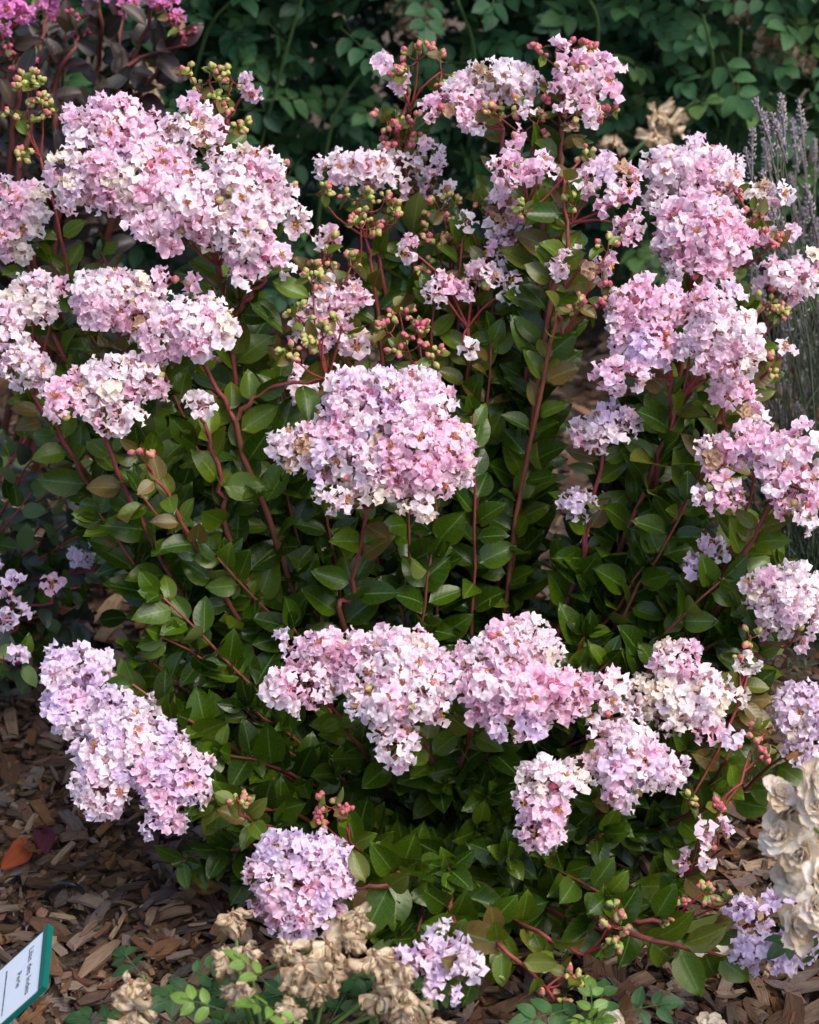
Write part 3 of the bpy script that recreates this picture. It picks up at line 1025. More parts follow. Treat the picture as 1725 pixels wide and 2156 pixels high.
# bud sprays: blobs, dY, tip, waypoints, kinds
BS = [
    ([(60, 190, 34, 36), (45, 250, 34, 34), (90, 230, 30, 30), (40, 330, 26, 16)], 0.08, (85, 330), [(140, 560), (170, 760)], ('green', 'green', 'blush'), 1.0),
    ([(400, 160, 24, 22), (440, 170, 40, 30), (490, 170, 30, 26), (450, 215, 40, 26), (425, 240, 20, 20), (505, 270, 14, 14)], 0.07, (470, 260), [], ('green', 'green', 'blush'), 1.1),
    ([(570, 340, 18, 26), (600, 375, 26, 36)], 0.05, (590, 430), [], ('blush', 'pink', 'green'), 1.0),
    ([(880, 125, 40, 34), (930, 150, 34, 30), (850, 165, 30, 28)], 0.10, (865, 230), [], ('blush', 'pink', 'green'), 1.0),
    ([(815, 245, 34, 22), (840, 290, 40, 26), (870, 270, 30, 24), (810, 310, 30, 20)], 0.11, (850, 330), [], ('blush', 'pink'), 1.0),
    ([(670, 405, 32, 22), (750, 420, 40, 26), (800, 440, 40, 24), (830, 470, 28, 20)], 0.10, (770, 500), [(800, 700)], ('blush', 'pink', 'green'), 1.0),
    ([(690, 540, 46, 26), (740, 560, 40, 24), (640, 570, 36, 24), (760, 480, 36, 28)], 0.07, (720, 620), [(740, 820)], ('blush', 'pink', 'green'), 1.0),
    ([(620, 660, 34, 28), (660, 600, 26, 30), (680, 710, 44, 30), (610, 745, 20, 18), (720, 690, 24, 24)], -0.02, (690, 800), [], ('green', 'green', 'blush'), 1.1),
    ([(840, 650, 44, 26), (880, 700, 44, 30), (820, 700, 34, 26), (910, 760, 30, 26), (850, 740, 36, 24)], 0.05, (880, 790), [(870, 960)], ('blush', 'green', 'pink'), 1.0),
    ([(930, 440, 40, 30), (910, 500, 36, 30), (970, 520, 40, 26), (900, 570, 36, 22), (1000, 430, 22, 16)], 0.13, (950, 600), [(960, 800)], ('blush', 'green', 'pink'), 1.0),
    ([(1050, 245, 46, 26), (1130, 260, 36, 24), (1080, 220, 40, 20), (1150, 200, 22, 30)], 0.04, (1120, 300), [], ('blush', 'pink', 'green'), 1.1),
    ([(1200, 100, 36, 12), (1140, 115, 20, 18), (1235, 105, 16, 12), (1280, 240, 14, 14)], 0.03, (1190, 150), [], ('pink', 'blush'), 0.9),
    ([(1235, 310, 26, 24), (1105, 450, 20, 26), (1210, 430, 18, 20)], 0.01, (1190, 370), [], ('green', 'blush'), 1.0),
    ([(1280, 530, 22, 30), (1290, 600, 14, 12), (1210, 650, 38, 20), (1270, 645, 16, 14)], 0.0, (1190, 700), [(1150, 760)], ('pink', 'blush', 'green'), 0.9),
    ([(1545, 400, 40, 18), (1600, 450, 30, 30), (1640, 520, 30, 22)], 0.07, (1560, 500), [], ('blush', 'pink'), 1.0),
    ([(1610, 640, 30, 22), (1650, 660, 26, 16), (1610, 770, 20, 24), (1500, 800, 20, 14)], 0.05, (1560, 760), [], ('blush', 'green'), 0.9),
    ([(700, 1700, 28, 24), (670, 1725, 18, 16), (730, 1725, 18, 20)], 0.0, (735, 1770), [(800, 1830)], ('pink', 'pink', 'blush'), 1.0),
    ([(1610, 1545, 36, 16), (1605, 1590, 18, 10), (1505, 1705, 10, 10), (1500, 1780, 16, 12)], 0.02, (1560, 1650), [(1450, 1720)], ('blush', 'pink'), 0.9),
    ([(1300, 1910, 14, 22), (1290, 1950, 24, 22), (1300, 1985, 18, 14)], -0.02, (1230, 2010), [(1120, 1960)], ('green', 'blush'), 1.0),
    ([(1195, 2055, 22, 12), (1160, 2105, 26, 16), (1220, 2065, 14, 12), (1180, 2120, 22, 14)], -0.02, (1150, 2080), [(1050, 1980)], ('green', 'blush'), 0.9),
    ([(1390, 1925, 22, 12), (1430, 1890, 14, 14), (1480, 1880, 16, 12), (1530, 1900, 12, 10)], 0.02, (1380, 1960), [(1200, 1940)], ('green', 'blush'), 0.8),
    ([(1450, 1690, 14, 10), (1580, 1340, 24, 14), (1560, 1385, 18, 16)], 0.04, (1560, 1470), [], ('green', 'blush'), 0.7),
    ([(500, 1688, 20, 14)], -0.02, (505, 1715), [(600, 1750)], ('green', 'blush'), 0.6),
    ([(300, 945, 16, 14)], -0.02, (320, 990), [(400, 1130)], ('pink', 'blush'), 0.6),
]
for blobs, dY, tp, way, kinds, dens in BS:
    bl = blob3(blobs, dY)
    tip = P(tp[0], tp[1], np.mean([b[0][1] for b in bl]))
    tip[2] = max(tip[2], 0.05)
    L = np.linalg.norm(tip - BASE)
    idx, q = main.stem(route(tip, way, tip[1]), 0.0028 + 0.0015 * L, 0.0017, RED0, (0.22, 0.035, 0.035), 14)
    main.buds(tip, bl, kinds, dens)
    main.leaves(idx, q, 0.25, 0.96, 0.032, 0.048, ['deep', 'mid', 'light'], ['olive', 'bronze', 'light'], 0.7, drop=0.10)

# leafy shoots that fill the bush
cnt = 0
while cnt < 140:
    ox, oy = U(100, 1640), U(840, 2090)
    if ((ox - 880) / 730) ** 2 + ((oy - 1350) / 735) ** 2 > 1:
        continue
    if 1050 < ox < 1280 and 760 < oy < 1300:
        continue
    if oy < 1000 and rng.random() < 0.4:
        continue
    Y = Ys(oy) + U(0.035, 0.24)
    tip = P(ox, oy, Y)
    if tip[2] < 0.06:
        Y = Ys(oy)
        tip = P(ox, oy, Y)
        if tip[2] < 0.04:
            continue
    cnt += 1
    idx, q = main.stem(route(tip, [], Y, False), 0.0034, 0.0014, RED0, (0.22, 0.05, 0.04), 12)
    main.leaves(idx, q, 0.34, 1.0, 0.030, U(0.050, 0.062), ['deep', 'deep', 'deep', 'mid', 'mid'], ['light', 'mid'], 0.88, drop=0.04, terminal=True)

for zone, num in (((60, 620, 470, 900), 16), ((1380, 1700, 560, 1000), 14), ((700, 1260, 430, 860), 16), ((1500, 1700, 1050, 1450), 8)):
    for _ in range(num):
        ox, oy = U(zone[0], zone[1]), U(zone[2], zone[3])
        Y = Ys(oy) + U(0.10, 0.26)
        tip = P(ox, oy, Y)
        idx, q = main.stem(route(tip, [], Y, False), 0.0036, 0.0014, RED0, (0.20, 0.04, 0.04), 14)
        main.leaves(idx, q, 0.45, 1.0, 0.029, U(0.046, 0.058), ['deep', 'mid', 'mid', 'light'], ['olive', 'light', 'bronze'], 0.8, drop=0.04, terminal=True)

# drop leaves that would sink into the ground
main.items = [i for i in main.items if not (i.t == 'leaf' and (i.M @ np.array([0, 1, 0, 1]))[2] < 0.012)]
root = thing('crape_myrtle', BASE, 'bushy crape myrtle with pale pink flower heads and red stems, glossy green leaves', 'shrub')
main.build(root, M_LEAF)

# ------------------------------------------------------------------ neighbour with lilac flowers, low on the left
B2 = np.array([-0.78, 2.30, 0])
nb = Shrub(B2)
for blobs, dY, tp, wt in [
    ([(25, 1235, 28, 34), (40, 1290, 20, 22)], 0.22, (30, 1330), (0.5, 1, 0, 6)),
    ([(35, 1368, 30, 24)], 0.15, (60, 1390), (0.5, 1, 0, 6)),
    ([(15, 1300, 16, 24)], 0.2, (10, 1340), (1, 1, 0, 5)),
    ([(215, 1145, 28, 22), (170, 1170, 18, 16)], 0.30, (200, 1200), (0.5, 1, 0, 6)),
    ([(112, 1232, 18, 16)], 0.24, (110, 1270), (8, 0, 0, 1)),
    ([(-60, 1180, 50, 50)], 0.25, (-50, 1260), (1, 1, 0, 5)),
    ([(-90, 1420, 50, 50)], 0.15, (-60, 1450), (1, 1, 0, 5)),
]:
    bl = blob3(blobs, dY)
    tip = P(tp[0], tp[1], bl[0][0][1])
    hd = np.linalg.norm((tip - B2)[:2])
    b = B2 + np.array([N(0.04), N(0.04), -0.01])
    idx, q = nb.stem([b, (b + tip) / 2 + np.array([0, 0, 0.15 * hd]), tip], 0.0035, 0.0016, (0.15, 0.04, 0.03), (0.22, 0.03, 0.05))
    w = np.array(list(wt[:3]) + [wt[3] if wt[3] >= 2 else wt[3] * 0.4, 0.07], float) + 0.01
    nb.cluster(tip, bl, ALLK, w / w.sum(), 0.1)
    nb.leaves(idx, q, 0.3, 0.98, 0.03, 0.042, ['slate', 'mid', 'slate'], temps=TEMPL['leaf'])
for _ in range(40):
    tip = P(U(-160, 330), U(860, 1420), 2.3 + U(-0.15, 0.35))
    tip[2] = max(tip[2], 0.06)
    b = B2 + np.array([N(0.05), N(0.05), -0.01])
    idx, q = nb.stem([b, (b + tip) / 2 + np.array([0, 0, 0.05]), tip], 0.003, 0.0013, (0.12, 0.035, 0.03), (0.2, 0.03, 0.04), 10)
    nb.leaves(idx, q, 0.3, 1.0, 0.03, 0.042, ['slate', 'slate', 'deep'], temps=TEMPL['leaf'])
nb.items = [i for i in nb.items if not (i.t == 'leaf' and (i.M @ np.array([0, 1, 0, 1]))[2] < 0.012)]
r2 = thing('crape_myrtle', B2, 'low dark leaved crape myrtle with lilac flowers beside the wood chips', 'shrub')
nb.build(r2, M_DARKLEAF, dict(leaf=200, flower=60, bud=30))

# ------------------------------------------------------------------ purple leaved crape myrtle, behind on the left
B3 = np.array([-0.66, 2.95, 0])
pu = Shrub(B3)
Yp = 2.85
for pts, cl in [
    ([(150, 330), (235, 195), (300, 80), (330, -40)], [(345, 10, 34, 18), (300, -5, 30, 16)]),
    ([(195, 280), (205, 150), (210, 40), (200, -60)], [(200, -10, 30, 18)]),
    ([(180, 260), (240, 170), (255, 60), (262, -30)], [(265, 8, 34, 16)]),
    ([(40, 420), (70, 230), (85, 90), (100, 20)], [(90, 25, 34, 26), (125, 42, 26, 20)]),
    ([(-10, 430), (0, 260), (20, 120), (25, 60)], [(15, 15, 36, 28), (45, 28, 28, 24)]),
    ([(-30, 430), (-30, 260), (-10, 130), (-5, 110)], [(4, 68, 18, 24)]),
    ([(20, 400), (30, 260), (45, 170), (46, 150)], [(48, 133, 14, 12)]),
    ([(280, 330), (250, 260), (330, 150), (372, 60)], [(375, 38, 12, 16)]),
    ([(120, 330), (110, 200), (150, 110), (165, 75)], [(160, 90, 10, 10)]),
    ([(290, 320), (240, 180), (300, 120), (390, 95)], []),
]:
    q3 = [P(a, b, Yp + N(0.05)) for a, b in pts]
    b = B3 + np.array([N(0.05), N(0.05), -0.01])
    idx, q = pu.stem([b, b * 0.45 + q3[0] * 0.55] + q3, 0.0075, 0.0022, (0.09, 0.03, 0.022), (0.14, 0.035, 0.03), 20)
    tip = q3[-1]
    bl = []
    for (ox, oy, rx, ry) in cl:
        s_ = PXM(oy, tip[1])
        bl.append((P(ox, oy, tip[1]), rx * s_, ry * s_))
    if bl:
        pu.cluster(tip, bl, ['magenta'], np.array([1.0]), 0.1, bud_keys=('magenta',), axis_c=(0.2, 0.03, 0.04), fsize=0.9)
    pu.buds(tip, [(tip + np.array([U(-.02, .02), 0, 0.02]), 0.02, 0.02)], ('magenta',), 0.8, (0.2, 0.03, 0.04), 0.008)
    pu.leaves(idx, q, 0.5, 0.97, 0.042, 0.054, ['purple'], temps=TEMPL['leaf'], phi=(20, 60), drop=0.12, upw=0.25)
for _ in range(7):
    tip = P(U(-120, 300), U(60, 420), Yp + U(-0.02, 0.2))
    b = B3 + np.array([N(0.06), N(0.06), -0.01])
    idx, q = pu.stem([b, (b + tip) / 2 + np.array([0, 0, 0.04]), tip], 0.005, 0.0016, (0.09, 0.03, 0.022), (0.14, 0.035, 0.03), 12)
    pu.leaves(idx, q, 0.45, 1.0, 0.04, 0.052, ['purple'], temps=TEMPL['leaf'], phi=(20, 60), drop=0.1, upw=0.25)
r3 = thing('crape_myrtle', B3, 'purple leaved crape myrtle with magenta flowers in front of the rose hedge', 'shrub')
pu.build(r3, M_DARKLEAF, dict(leaf=260, flower=80, bud=60))


# ------------------------------------------------------------------ roses
def compound(n, tint, size=1.0, w=0.66):
    """pinnate rose leaf along +Y about 0.14 long"""
    gs = [tube([(0, 0, 0), (0, 0.05, 0.004), (0, 0.085, 0.0)], [0.0013, 0.001, 0.0008], 3, (0.06, 0.10, 0.04), cap=False)]
    ys = [0.028, 0.058, 0.086][:(n - 1) // 2] if n > 3 else [0.05]
    for k, y in enumerate(ys):
        for sg in (-1, 1):
            ax = np.array([sg * math.cos(math.radians(U(22, 42))), math.sin(math.radians(U(22, 42))), U(-0.25, 0.1)])
            gs.append(xf(leaf_geo(w * U(0.92, 1.08), U(0.1, 0.4), U(0.05, 0.35), cols=2, rows=5, tip=0.6, tint=tuple(np.array(tint) * U(0.85, 1.15)), petiole=0.05),
                         frame((0, y + sg * 0.002, 0.001), ax, (N(0.15), N(0.15), 1), U(0.034, 0.044))))
    gs.append(xf(leaf_geo(w, 0.2, 0.25, cols=2, rows=5, tip=0.6, tint=tint), frame((0, ys[-1] + 0.006, 0), (N(0.1), 1, -0.1), (0, 0.1, 1), U(0.042, 0.05))))
    g = join(gs)
    g['v'] = g['v'] * size
    return g


HEDGE_T = dict(dark=[compound(7 if k % 2 else 5, t) for k, t in enumerate([(0.018, 0.064, 0.030), (0.024, 0.078, 0.034), (0.014, 0.052, 0.026), (0.034, 0.090, 0.030)])],
               green=[compound(7 if k % 2 else 5, t) for k, t in enumerate([(0.036, 0.100, 0.042), (0.048, 0.118, 0.044), (0.030, 0.088, 0.040), (0.075, 0.140, 0.044)])],
               low=[compound(5, t, 0.62, 0.56) for t in [(0.03, 0.085, 0.02), (0.022, 0.062, 0.018), (0.05, 0.11, 0.02)]],
               young=[compound(5, t, 0.48, 0.56) for t in [(0.13, 0.23, 0.03), (0.09, 0.19, 0.02)]])
TAN = dict(inner=(0.52, 0.38, 0.22), rim=(0.30, 0.16, 0.07))
PET_DEAD = [petal_geo(U(0.7, 1.1), 1.0, U(0.16, 0.30), U(-0.3, 0.5), tuple(np.array((0.86, 0.72, 0.52)) * U(0.72, 1.08)), (0.34, 0.19, 0.09), n=9, m=8, rimw=0.8, mottle=0.24, roll=float(rng.choice([-1.5, 1.3, 1.8, 0.8]))) for _ in range(12)]
PET_CREAM = [petal_geo(U(0.9, 1.15), 1.0, U(0.05, 0.10), U(0.1, 0.4), c_, (0.62, 0.42, 0.23), rimw=0.6, mottle=0.04) for c_ in [(0.88, 0.84, 0.78), (0.90, 0.85, 0.76), (0.86, 0.79, 0.68), (0.88, 0.81, 0.78), (0.80, 0.68, 0.50), (0.90, 0.88, 0.84)]]
HIP = join([tube([(0, 0, -0.35), (0, 0, -0.1), (0, 0, 0.1)], [0.09, 0.22, 0.16], 6, (0.16, 0.10, 0.04), (0.22, 0.09, 0.05))] +
           [xf(leaf_geo(0.4, 0.2, 0.4, cols=2, rows=3, tint=(0.20, 0.11, 0.06)), frame((0, 0, 0), (math.cos(a), math.sin(a), -0.2), (0, 0, 1), 0.5)) for a in np.arange(5) * 1.2566])


def bloom(root, off, pos, size, face, dead=True, npet=13):
    """one rose bloom: calyx as the part, each petal a sub-part"""
    pos = np.asarray(pos)
    face = unit(face)
    me = shared('bloom', 'hip', 0, HIP, M_STEM)
    Mh = zframe(pos, face, size * 0.55)
    Mh[:3, 3] += off
    b = link('bloom', me, root, Mh)
    inv = np.linalg.inv(Mh)
    s1 = unit(np.cross(face, [0.3, 0.2, 1.0]))
    s2 = np.cross(face, s1)
    for k in range(npet):
        a = k * 2.39996 + N(0.2)
        rad = math.cos(a) * s1 + math.sin(a) * s2
        fr = k / max(npet - 1, 1)
        if dead:
            ax = unit(rad * U(0.2, 1.0) + face * U(-0.2, 0.8) + np.array([0, 0, -0.75]) + rng.normal(size=3) * 0.35)
            nm = unit(rng.normal(size=3) + face * 0.8)
            i = int(rng.integers(len(PET_DEAD)))
            M = frame(pos + off + rad * size * 0.10, ax, nm, size * U(0.45, 1.0))
            me = shared('petal', 'dead', i, PET_DEAD[i], M_ROSEPETAL)
        else:
            op = 0.06 + 1.62 * fr ** 0.8                         # inner petals upright, outer ones open
            ax = unit(face * math.cos(op) + rad * math.sin(op) + rng.normal(size=3) * 0.10)
            nm = unit(face * math.sin(op) - rad * math.cos(op))
            i = int(rng.integers(len(PET_CREAM)))
            M = frame(pos + off + rad * size * (0.02 + 0.05 * fr), ax, nm, size * (0.42 + 0.50 * fr) * U(0.9, 1.1))
            me = shared('petal', 'cream', i, PET_CREAM[i], M_ROSEPETAL)
        link('petal', me, b, inv @ M)
    return b


def vis_owner(items, W=230):
    """how many cells of the picture each placed piece holds in front of the others of its plant"""
    H = int(W * 1.25)
    sc = W / 1725
    pts, dep, ids = [], [], []
    for k, (g, M) in enumerate(items):
        v = g['v'] @ M[:3, :3].T + M[:3, 3]
        x, y, w = project(v)
        pts.append(np.column_stack([x * sc, y * sc]))
        dep.append(w)
        ids.append(np.full(len(v), k))
    xy, w, ids = np.vstack(pts), np.concatenate(dep), np.concatenate(ids)
    xi, yi = np.floor(xy[:, 0]).astype(int), np.floor(xy[:, 1]).astype(int)
    ok = (xi >= 0) & (xi < W) & (yi >= 0) & (yi < H)
    cell = (yi * W + xi)[ok]
    w, ids = w[ok], ids[ok]
    if not len(cell):
        return np.zeros(len(items))
    order = np.lexsort((w, cell))
    first = np.concatenate([[True], np.diff(cell[order]) > 0])
    return np.bincount(ids[order][first], minlength=len(items))


def rose_hedge(base, xr, yr, ztop, n, key, label, ncane=9, group=None, canecol=(0.05, 0.09, 0.03)):
    base = np.asarray(base, float)
    root = thing('rose_bush', base, label, 'rose bush', group)
    off = -base
    leaves = []
    for c in range(ncane):
        tip = np.array([U(*xr), U(*yr), ztop * U(0.75, 1.05)])
        b = base + np.array([N(0.10), N(0.10), -0.01])
        q = smooth([b, (b + tip) / 2 + np.array([N(0.05), N(0.05), 0.12]), tip], 14)
        link('cane', make_mesh('cane', shift(tube(q, np.linspace(0.0065, 0.003, 14), 6, canecol, (0.09, 0.16, 0.05)), off), M_STEM), root)
    for _ in range(n):
        x, y = U(*xr), U(*yr)
        z = ztop * (0.06 + 0.94 * rng.random() ** 0.75)
        ex = (x - (xr[0] + xr[1]) / 2) / ((xr[1] - xr[0]) / 2)
        fy = (y - yr[0]) / (yr[1] - yr[0])
        if rng.random() > 0.35 + 0.65 * (1 - fy) + 0.2 * (z / ztop):
            continue
        yaw = U(0, 6.28)
        ax = np.array([math.cos(yaw), math.sin(yaw) - 0.35, N(0.35) - 0.1])
        nm = np.array([N(0.4), -0.55 + N(0.35), 0.75])
        i = int(rng.integers(len(HEDGE_T[key])))
        leaves.append((i, frame((x, y, z), ax, nm, U(0.8, 1.2))))
    own = vis_owner([(HEDGE_T[key][i], M) for i, M in leaves], 345)
    order = np.argsort(-own)
    ks = set(int(k) for k in order[:300] if own[k] > 0)
    rest = []
    for k, (i, M) in enumerate(leaves):
        if k in ks:
            M2 = M.copy()
            M2[:3, 3] += off
            link('leaf', shared('leaf', 'hedge' + key, i, HEDGE_T[key][i], M_ROSELEAF), root, M2)
        else:
            rest.append(shift(xf(HEDGE_T[key][i], M), off))
    o = link('foliage', make_mesh('foliage', join(rest), M_ROSELEAF), root)
    o['kind'] = 'stuff'
    return root, off


hl, hlo = rose_hedge((-0.75, 3.95, 0), (-1.45, -0.25), (3.40, 4.5), 1.2, 2500, 'dark', 'dark green rose bush behind the purple leaved crape myrtle')
hc, hco = rose_hedge((0.10, 4.0, 0), (-0.45, 0.55), (3.45, 4.6), 1.2, 2500, 'dark', 'dark green rose bush behind the tallest pink flower heads', 10)
hr, hro = rose_hedge((0.95, 3.85, 0), (0.38, 1.6), (3.30, 4.5), 1.15, 2600, 'green', 'lighter green rose bush with withered blooms behind the lavender', 11)

for (pts, Y, hh, hoff) in [([(640, -20), (600, 120), (545, 330), (500, 620)], 3.36, hl, hlo), ([(500, -10), (440, 60), (400, 200)], 3.38, hl, hlo), ([(790, 120), (700, 260), (660, 560)], 3.38, hc, hco),
                         ([(1230, -20), (1260, 60), (1240, 260)], 3.28, hr, hro), ([(1560, 60), (1550, 200), (1500, 420)], 3.27, hr, hro),
                         ([(1300, 430), (1330, 330), (1390, 270)], 3.2, hr, hro), ([(960, -10), (1000, 120), (985, 330)], 3.42, hc, hco), ([(1480, 30), (1500, 150), (1440, 260)], 3.28, hr, hro)]:
    q = smooth([P(a, b, Y + 0.05 * k) for k, (a, b) in enumerate(pts)], 12)
    link('cane', make_mesh('cane', shift(tube(q, np.linspace(0.0026, 0.004, 12), 6, (0.07, 0.13, 0.04), (0.05, 0.09, 0.03)), hoff), M_STEM), hh)
# spent blooms in the hedge
for (ox, oy, Y, sz, hh, hoff) in [(880, 25, 3.6, 0.055, hc, hco), (895, 45, 3.58, 0.045, hc, hco), (850, 8, 3.6, 0.045, hc, hco),
                                  (300, 165, 3.3, 0.04, hl, hlo), (295, 200, 3.3, 0.045, hl, hlo), (325, 185, 3.3, 0.04, hl, hlo),
                                  (1630, 45, 3.42, 0.05, hr, hro), (1615, 75, 3.42, 0.05, hr, hro), (1645, 85, 3.42, 0.045, hr, hro), (1560, 10, 3.44, 0.05, hr, hro), (1615, 130, 3.42, 0.035, hr, hro),
                                  (1385, 238, 3.2, 0.035, hr, hro), (1415, 265, 3.2, 0.04, hr, hro), (1380, 285, 3.18, 0.04, hr, hro), (1295, 290, 3.25, 0.035, hr, hro), (1700, 120, 3.42, 0.035, hr, hro)]:
    p = P(ox, oy, Y)
    bloom(hh, hoff, p, sz, (N(0.3), -0.6, 0.5 + N(0.2)), True, 8)
    rt = np.array(hh.location)
    q = smooth([p, p + np.array([N(0.02), 0.08, -0.12]), p + np.array([N(0.04), 0.30, -0.42])], 7)
    link('cane', make_mesh('cane', shift(tube(q, np.linspace(0.0022, 0.004, 7), 5, (0.09, 0.15, 0.05), (0.06, 0.10, 0.03)), hoff), M_STEM), hh)


# front roses
def front_rose(base, blooms, leafpts, label, dead, young=()):
    base = np.asarray(base, float)
    root = thing('rose_bush', base, label, 'rose bush')
    off = -base
    for (p, sz, face) in blooms:
        b = base + np.array([N(0.04), N(0.03), -0.01])
        foot = p - unit(face) * sz * 0.2
        q = smooth([b, (b + foot) / 2 + np.array([N(0.02), N(0.02), 0.04]), foot], 8)
        link('cane', make_mesh('cane', shift(tube(q, np.linspace(0.0036, 0.0018, 8), 5, (0.05, 0.085, 0.025), (0.10, 0.16, 0.04)), off), M_STEM), root)
        bloom(root, off, p, sz, face, dead, 12 if dead else 20)
    for (p, key, up) in leafpts:
        yaw = U(0, 6.28)
        i = int(rng.integers(len(HEDGE_T[key])))
        M = frame(p, (math.cos(yaw), math.sin(yaw), U(0.0, 0.7) if up else U(-0.2, 0.4)), (N(0.3), N(0.3) - 0.3, 1), U(0.75, 1.15))
        M[:3, 3] += off
        link('leaf', shared('leaf', 'front' + key, i, HEDGE_T[key][i], M_YOUNGLEAF if key == 'young' else M_ROSELEAF), root, M)
        b = base + np.array([N(0.05), N(0.04), -0.01])
        q = smooth([b, (b + p) / 2 + np.array([0, 0, 0.03]), p], 6)
        if rng.random() < 0.35:
            link('cane', make_mesh('cane', shift(tube(q, np.linspace(0.0026, 0.0012, 6), 4, (0.05, 0.085, 0.025), (0.12, 0.17, 0.04)), off), M_STEM), root)
    return root


bl = []
for (ox, oy, r) in [(490, 1925, 40), (515, 2000, 38), (478, 2010, 34), (498, 2078, 38), (275, 2070, 36), (285, 2125, 44), (268, 2165, 44), (610, 1995, 40), (640, 2030, 46), (690, 1985, 44), (668, 2075, 40), (752, 1925, 36), (735, 1968, 36), (790, 2010, 42), (825, 2055, 48), (800, 2095, 42), (860, 2120, 46), (905, 2150, 40), (620, 2120, 32), (700, 2040, 40), (850, 2080, 36)]:
    Y = 1.50 - (oy - 1925) * 0.00055 + N(0.02)
    p = P(ox, oy, Y)
    bl.append((p, r * PXM(oy, Y) * 1.38, (N(0.35), -0.5 + N(0.3), 0.45 + N(0.3))))
lp = [(P(U(230, 960), U(2050, 2200), U(1.47, 1.56)), 'low', False) for _ in range(40)]
lp += [(P(ox + N(10), oy + N(10), 1.36), 'young', True) for ox, oy in [(568, 2085), (585, 2110), (465, 2110), (640, 2130)]]
front_rose((-0.16, 1.47, 0), bl, lp, 'rose bush with withered tan blooms at the foot of the crape myrtle', True)

bl = []
for (ox, oy, r) in [(1712, 1640, 48), (1640, 1672, 34), (1660, 1718, 58), (1720, 1700, 40), (1645, 1765, 42), (1690, 1800, 50), (1665, 1845, 40), (1735, 1770, 50), (1672, 1950, 46), (1718, 1905, 42), (1730, 1960, 40), (1728, 1850, 40)]:
    Y = 1.50 + N(0.018)
    p = P(ox, oy, Y)
    bl.append((p, r * PXM(oy, Y) * 1.28, (-0.05 + N(0.3), -0.55 + N(0.25), 0.65 + N(0.2))))
lp = [(P(U(1690, 1950), U(1650, 2150), 1.5 + U(0.02, 0.12)), 'low', False) for _ in range(16)]
front_rose((0.64, 1.66, 0), bl, lp, 'rose bush with full cream blooms browning at the petal edges', False)
# fresh rose shoot and low cream blooms at the lower edge, on the right
bl = []
for (ox, oy, r) in [(1180, 2150, 18), (1285, 2150, 22), (1500, 2165, 26)]:
    Y = G(ox, oy)[1] - 0.10
    p = P(ox, oy, Y)
    bl.append((p, r * PXM(oy, Y) * 1.5, (N(0.3), -0.5, 0.7)))
lp = [(P(1240 + N(6), 2135 + N(10), 1.47), 'young', True) for _ in range(4)] + [(P(U(1180, 1320), U(2120, 2190), 1.48), 'low', False) for _ in range(5)]
front_rose((0.24, 1.50, 0), bl, lp, 'small rose with a fresh yellow green shoot rising from the wood chips', False)

# ------------------------------------------------------------------ lavender
BL = np.array([0.66, 2.52, 0])
lav = thing('lavender_plant', BL, 'grey purple lavender with faded spikes beside the crape myrtle', 'lavender')


def spike_geo():
    gs = []
    n = 9
    gs.append(tube([(0, 0, -0.03), (0, 0, 0.066)], [0.0016, 0.003], 5, (0.15, 0.13, 0.14)))
    for j in range(n):
        z = j * 0.0075 + (0 if j else -0.018)
        rr = 0.0058 * (1 - 0.35 * j / n)
        for k in range(6):
            a = k * 1.047 + j * 0.5
            if rng.random() < 0.3:
                continue
            c = np.array([rr * math.cos(a), rr * math.sin(a), z + N(0.0015)])
            t = [(0.20, 0.17, 0.19), (0.26, 0.22, 0.22), (0.16, 0.13, 0.20), (0.30, 0.26, 0.24)][int(rng.integers(4))]
            s = 0.0036
            d = unit(c * np.array([1, 1, 0]) + np.array([0, 0, 0.006]))
            e1 = unit(np.cross(d, [0, 0, 1.0])) * s * 0.6
            e2 = np.cross(d, e1 / (s * 0.6)) * s * 0.6
            gs.append(geo([c - e1, c + e2, c + e1, c - e2, c + d * s * 1.6], [(0, 1, 4), (1, 2, 4), (2, 3, 4), (3, 0, 4)], None, t))
    return join(gs)


SPK = [spike_geo() for _ in range(5)]
for k in range(290):
    ox, oy = U(1570, 1900), U(280, 1300)
    if ox < 1600 + 0.10 * max(0, 700 - oy) * 0 and rng.random() < 0.5:
        continue
    tip = P(ox, oy, 2.50 + U(-0.06, 0.40))
    if tip[2] < 0.2:
        continue
    b = BL + np.array([N(0.06), N(0.06), -0.01])
    mid = (b + tip) / 2 + np.array([N(0.02), N(0.02), 0.05])
    q = smooth([b, mid, tip + np.array([0, 0, 0])], 8)
    st = link('flower_stalk', make_mesh('flower_stalk', shift(tube(q, np.linspace(0.0013, 0.001, 8), 3, (0.07, 0.10, 0.05), (0.13, 0.14, 0.10)), -BL), M_LAV), lav)
    i = int(rng.integers(5))
    M = zframe(tip - BL, unit(unit(q[-1] - q[-2]) + rng.normal(size=3) * 0.15), U(0.6, 0.95))
    link('flower_spike', shared('flower_spike', 'l', i, SPK[i], M_LAV), st, M)
gs = []
for k in range(5200):
    d = unit(np.array([N(1), N(1), abs(N(0.8)) + 0.15]))
    p = BL + d * U(0.05, 0.36) * np.array([1.0, 1.0, 1.15])
    if p[0] < 0.44 and rng.random() < 0.7:
        continue
    a = unit(d + rng.normal(size=3) * 0.35 + np.array([0, 0, 0.4]))
    s_ = unit(np.cross(a, rng.normal(size=3))) * 0.0016
    L = U(0.025, 0.055)
    gs.append(geo([p - s_, p + s_, p + a * L], [(0, 1, 2)], None, (0.035 * U(.7, 1.3), 0.055 * U(.7, 1.3), 0.038)))
o = link('foliage', make_mesh('foliage', shift(join(gs), -BL), M_LAV), lav)
o['kind'] = 'stuff'


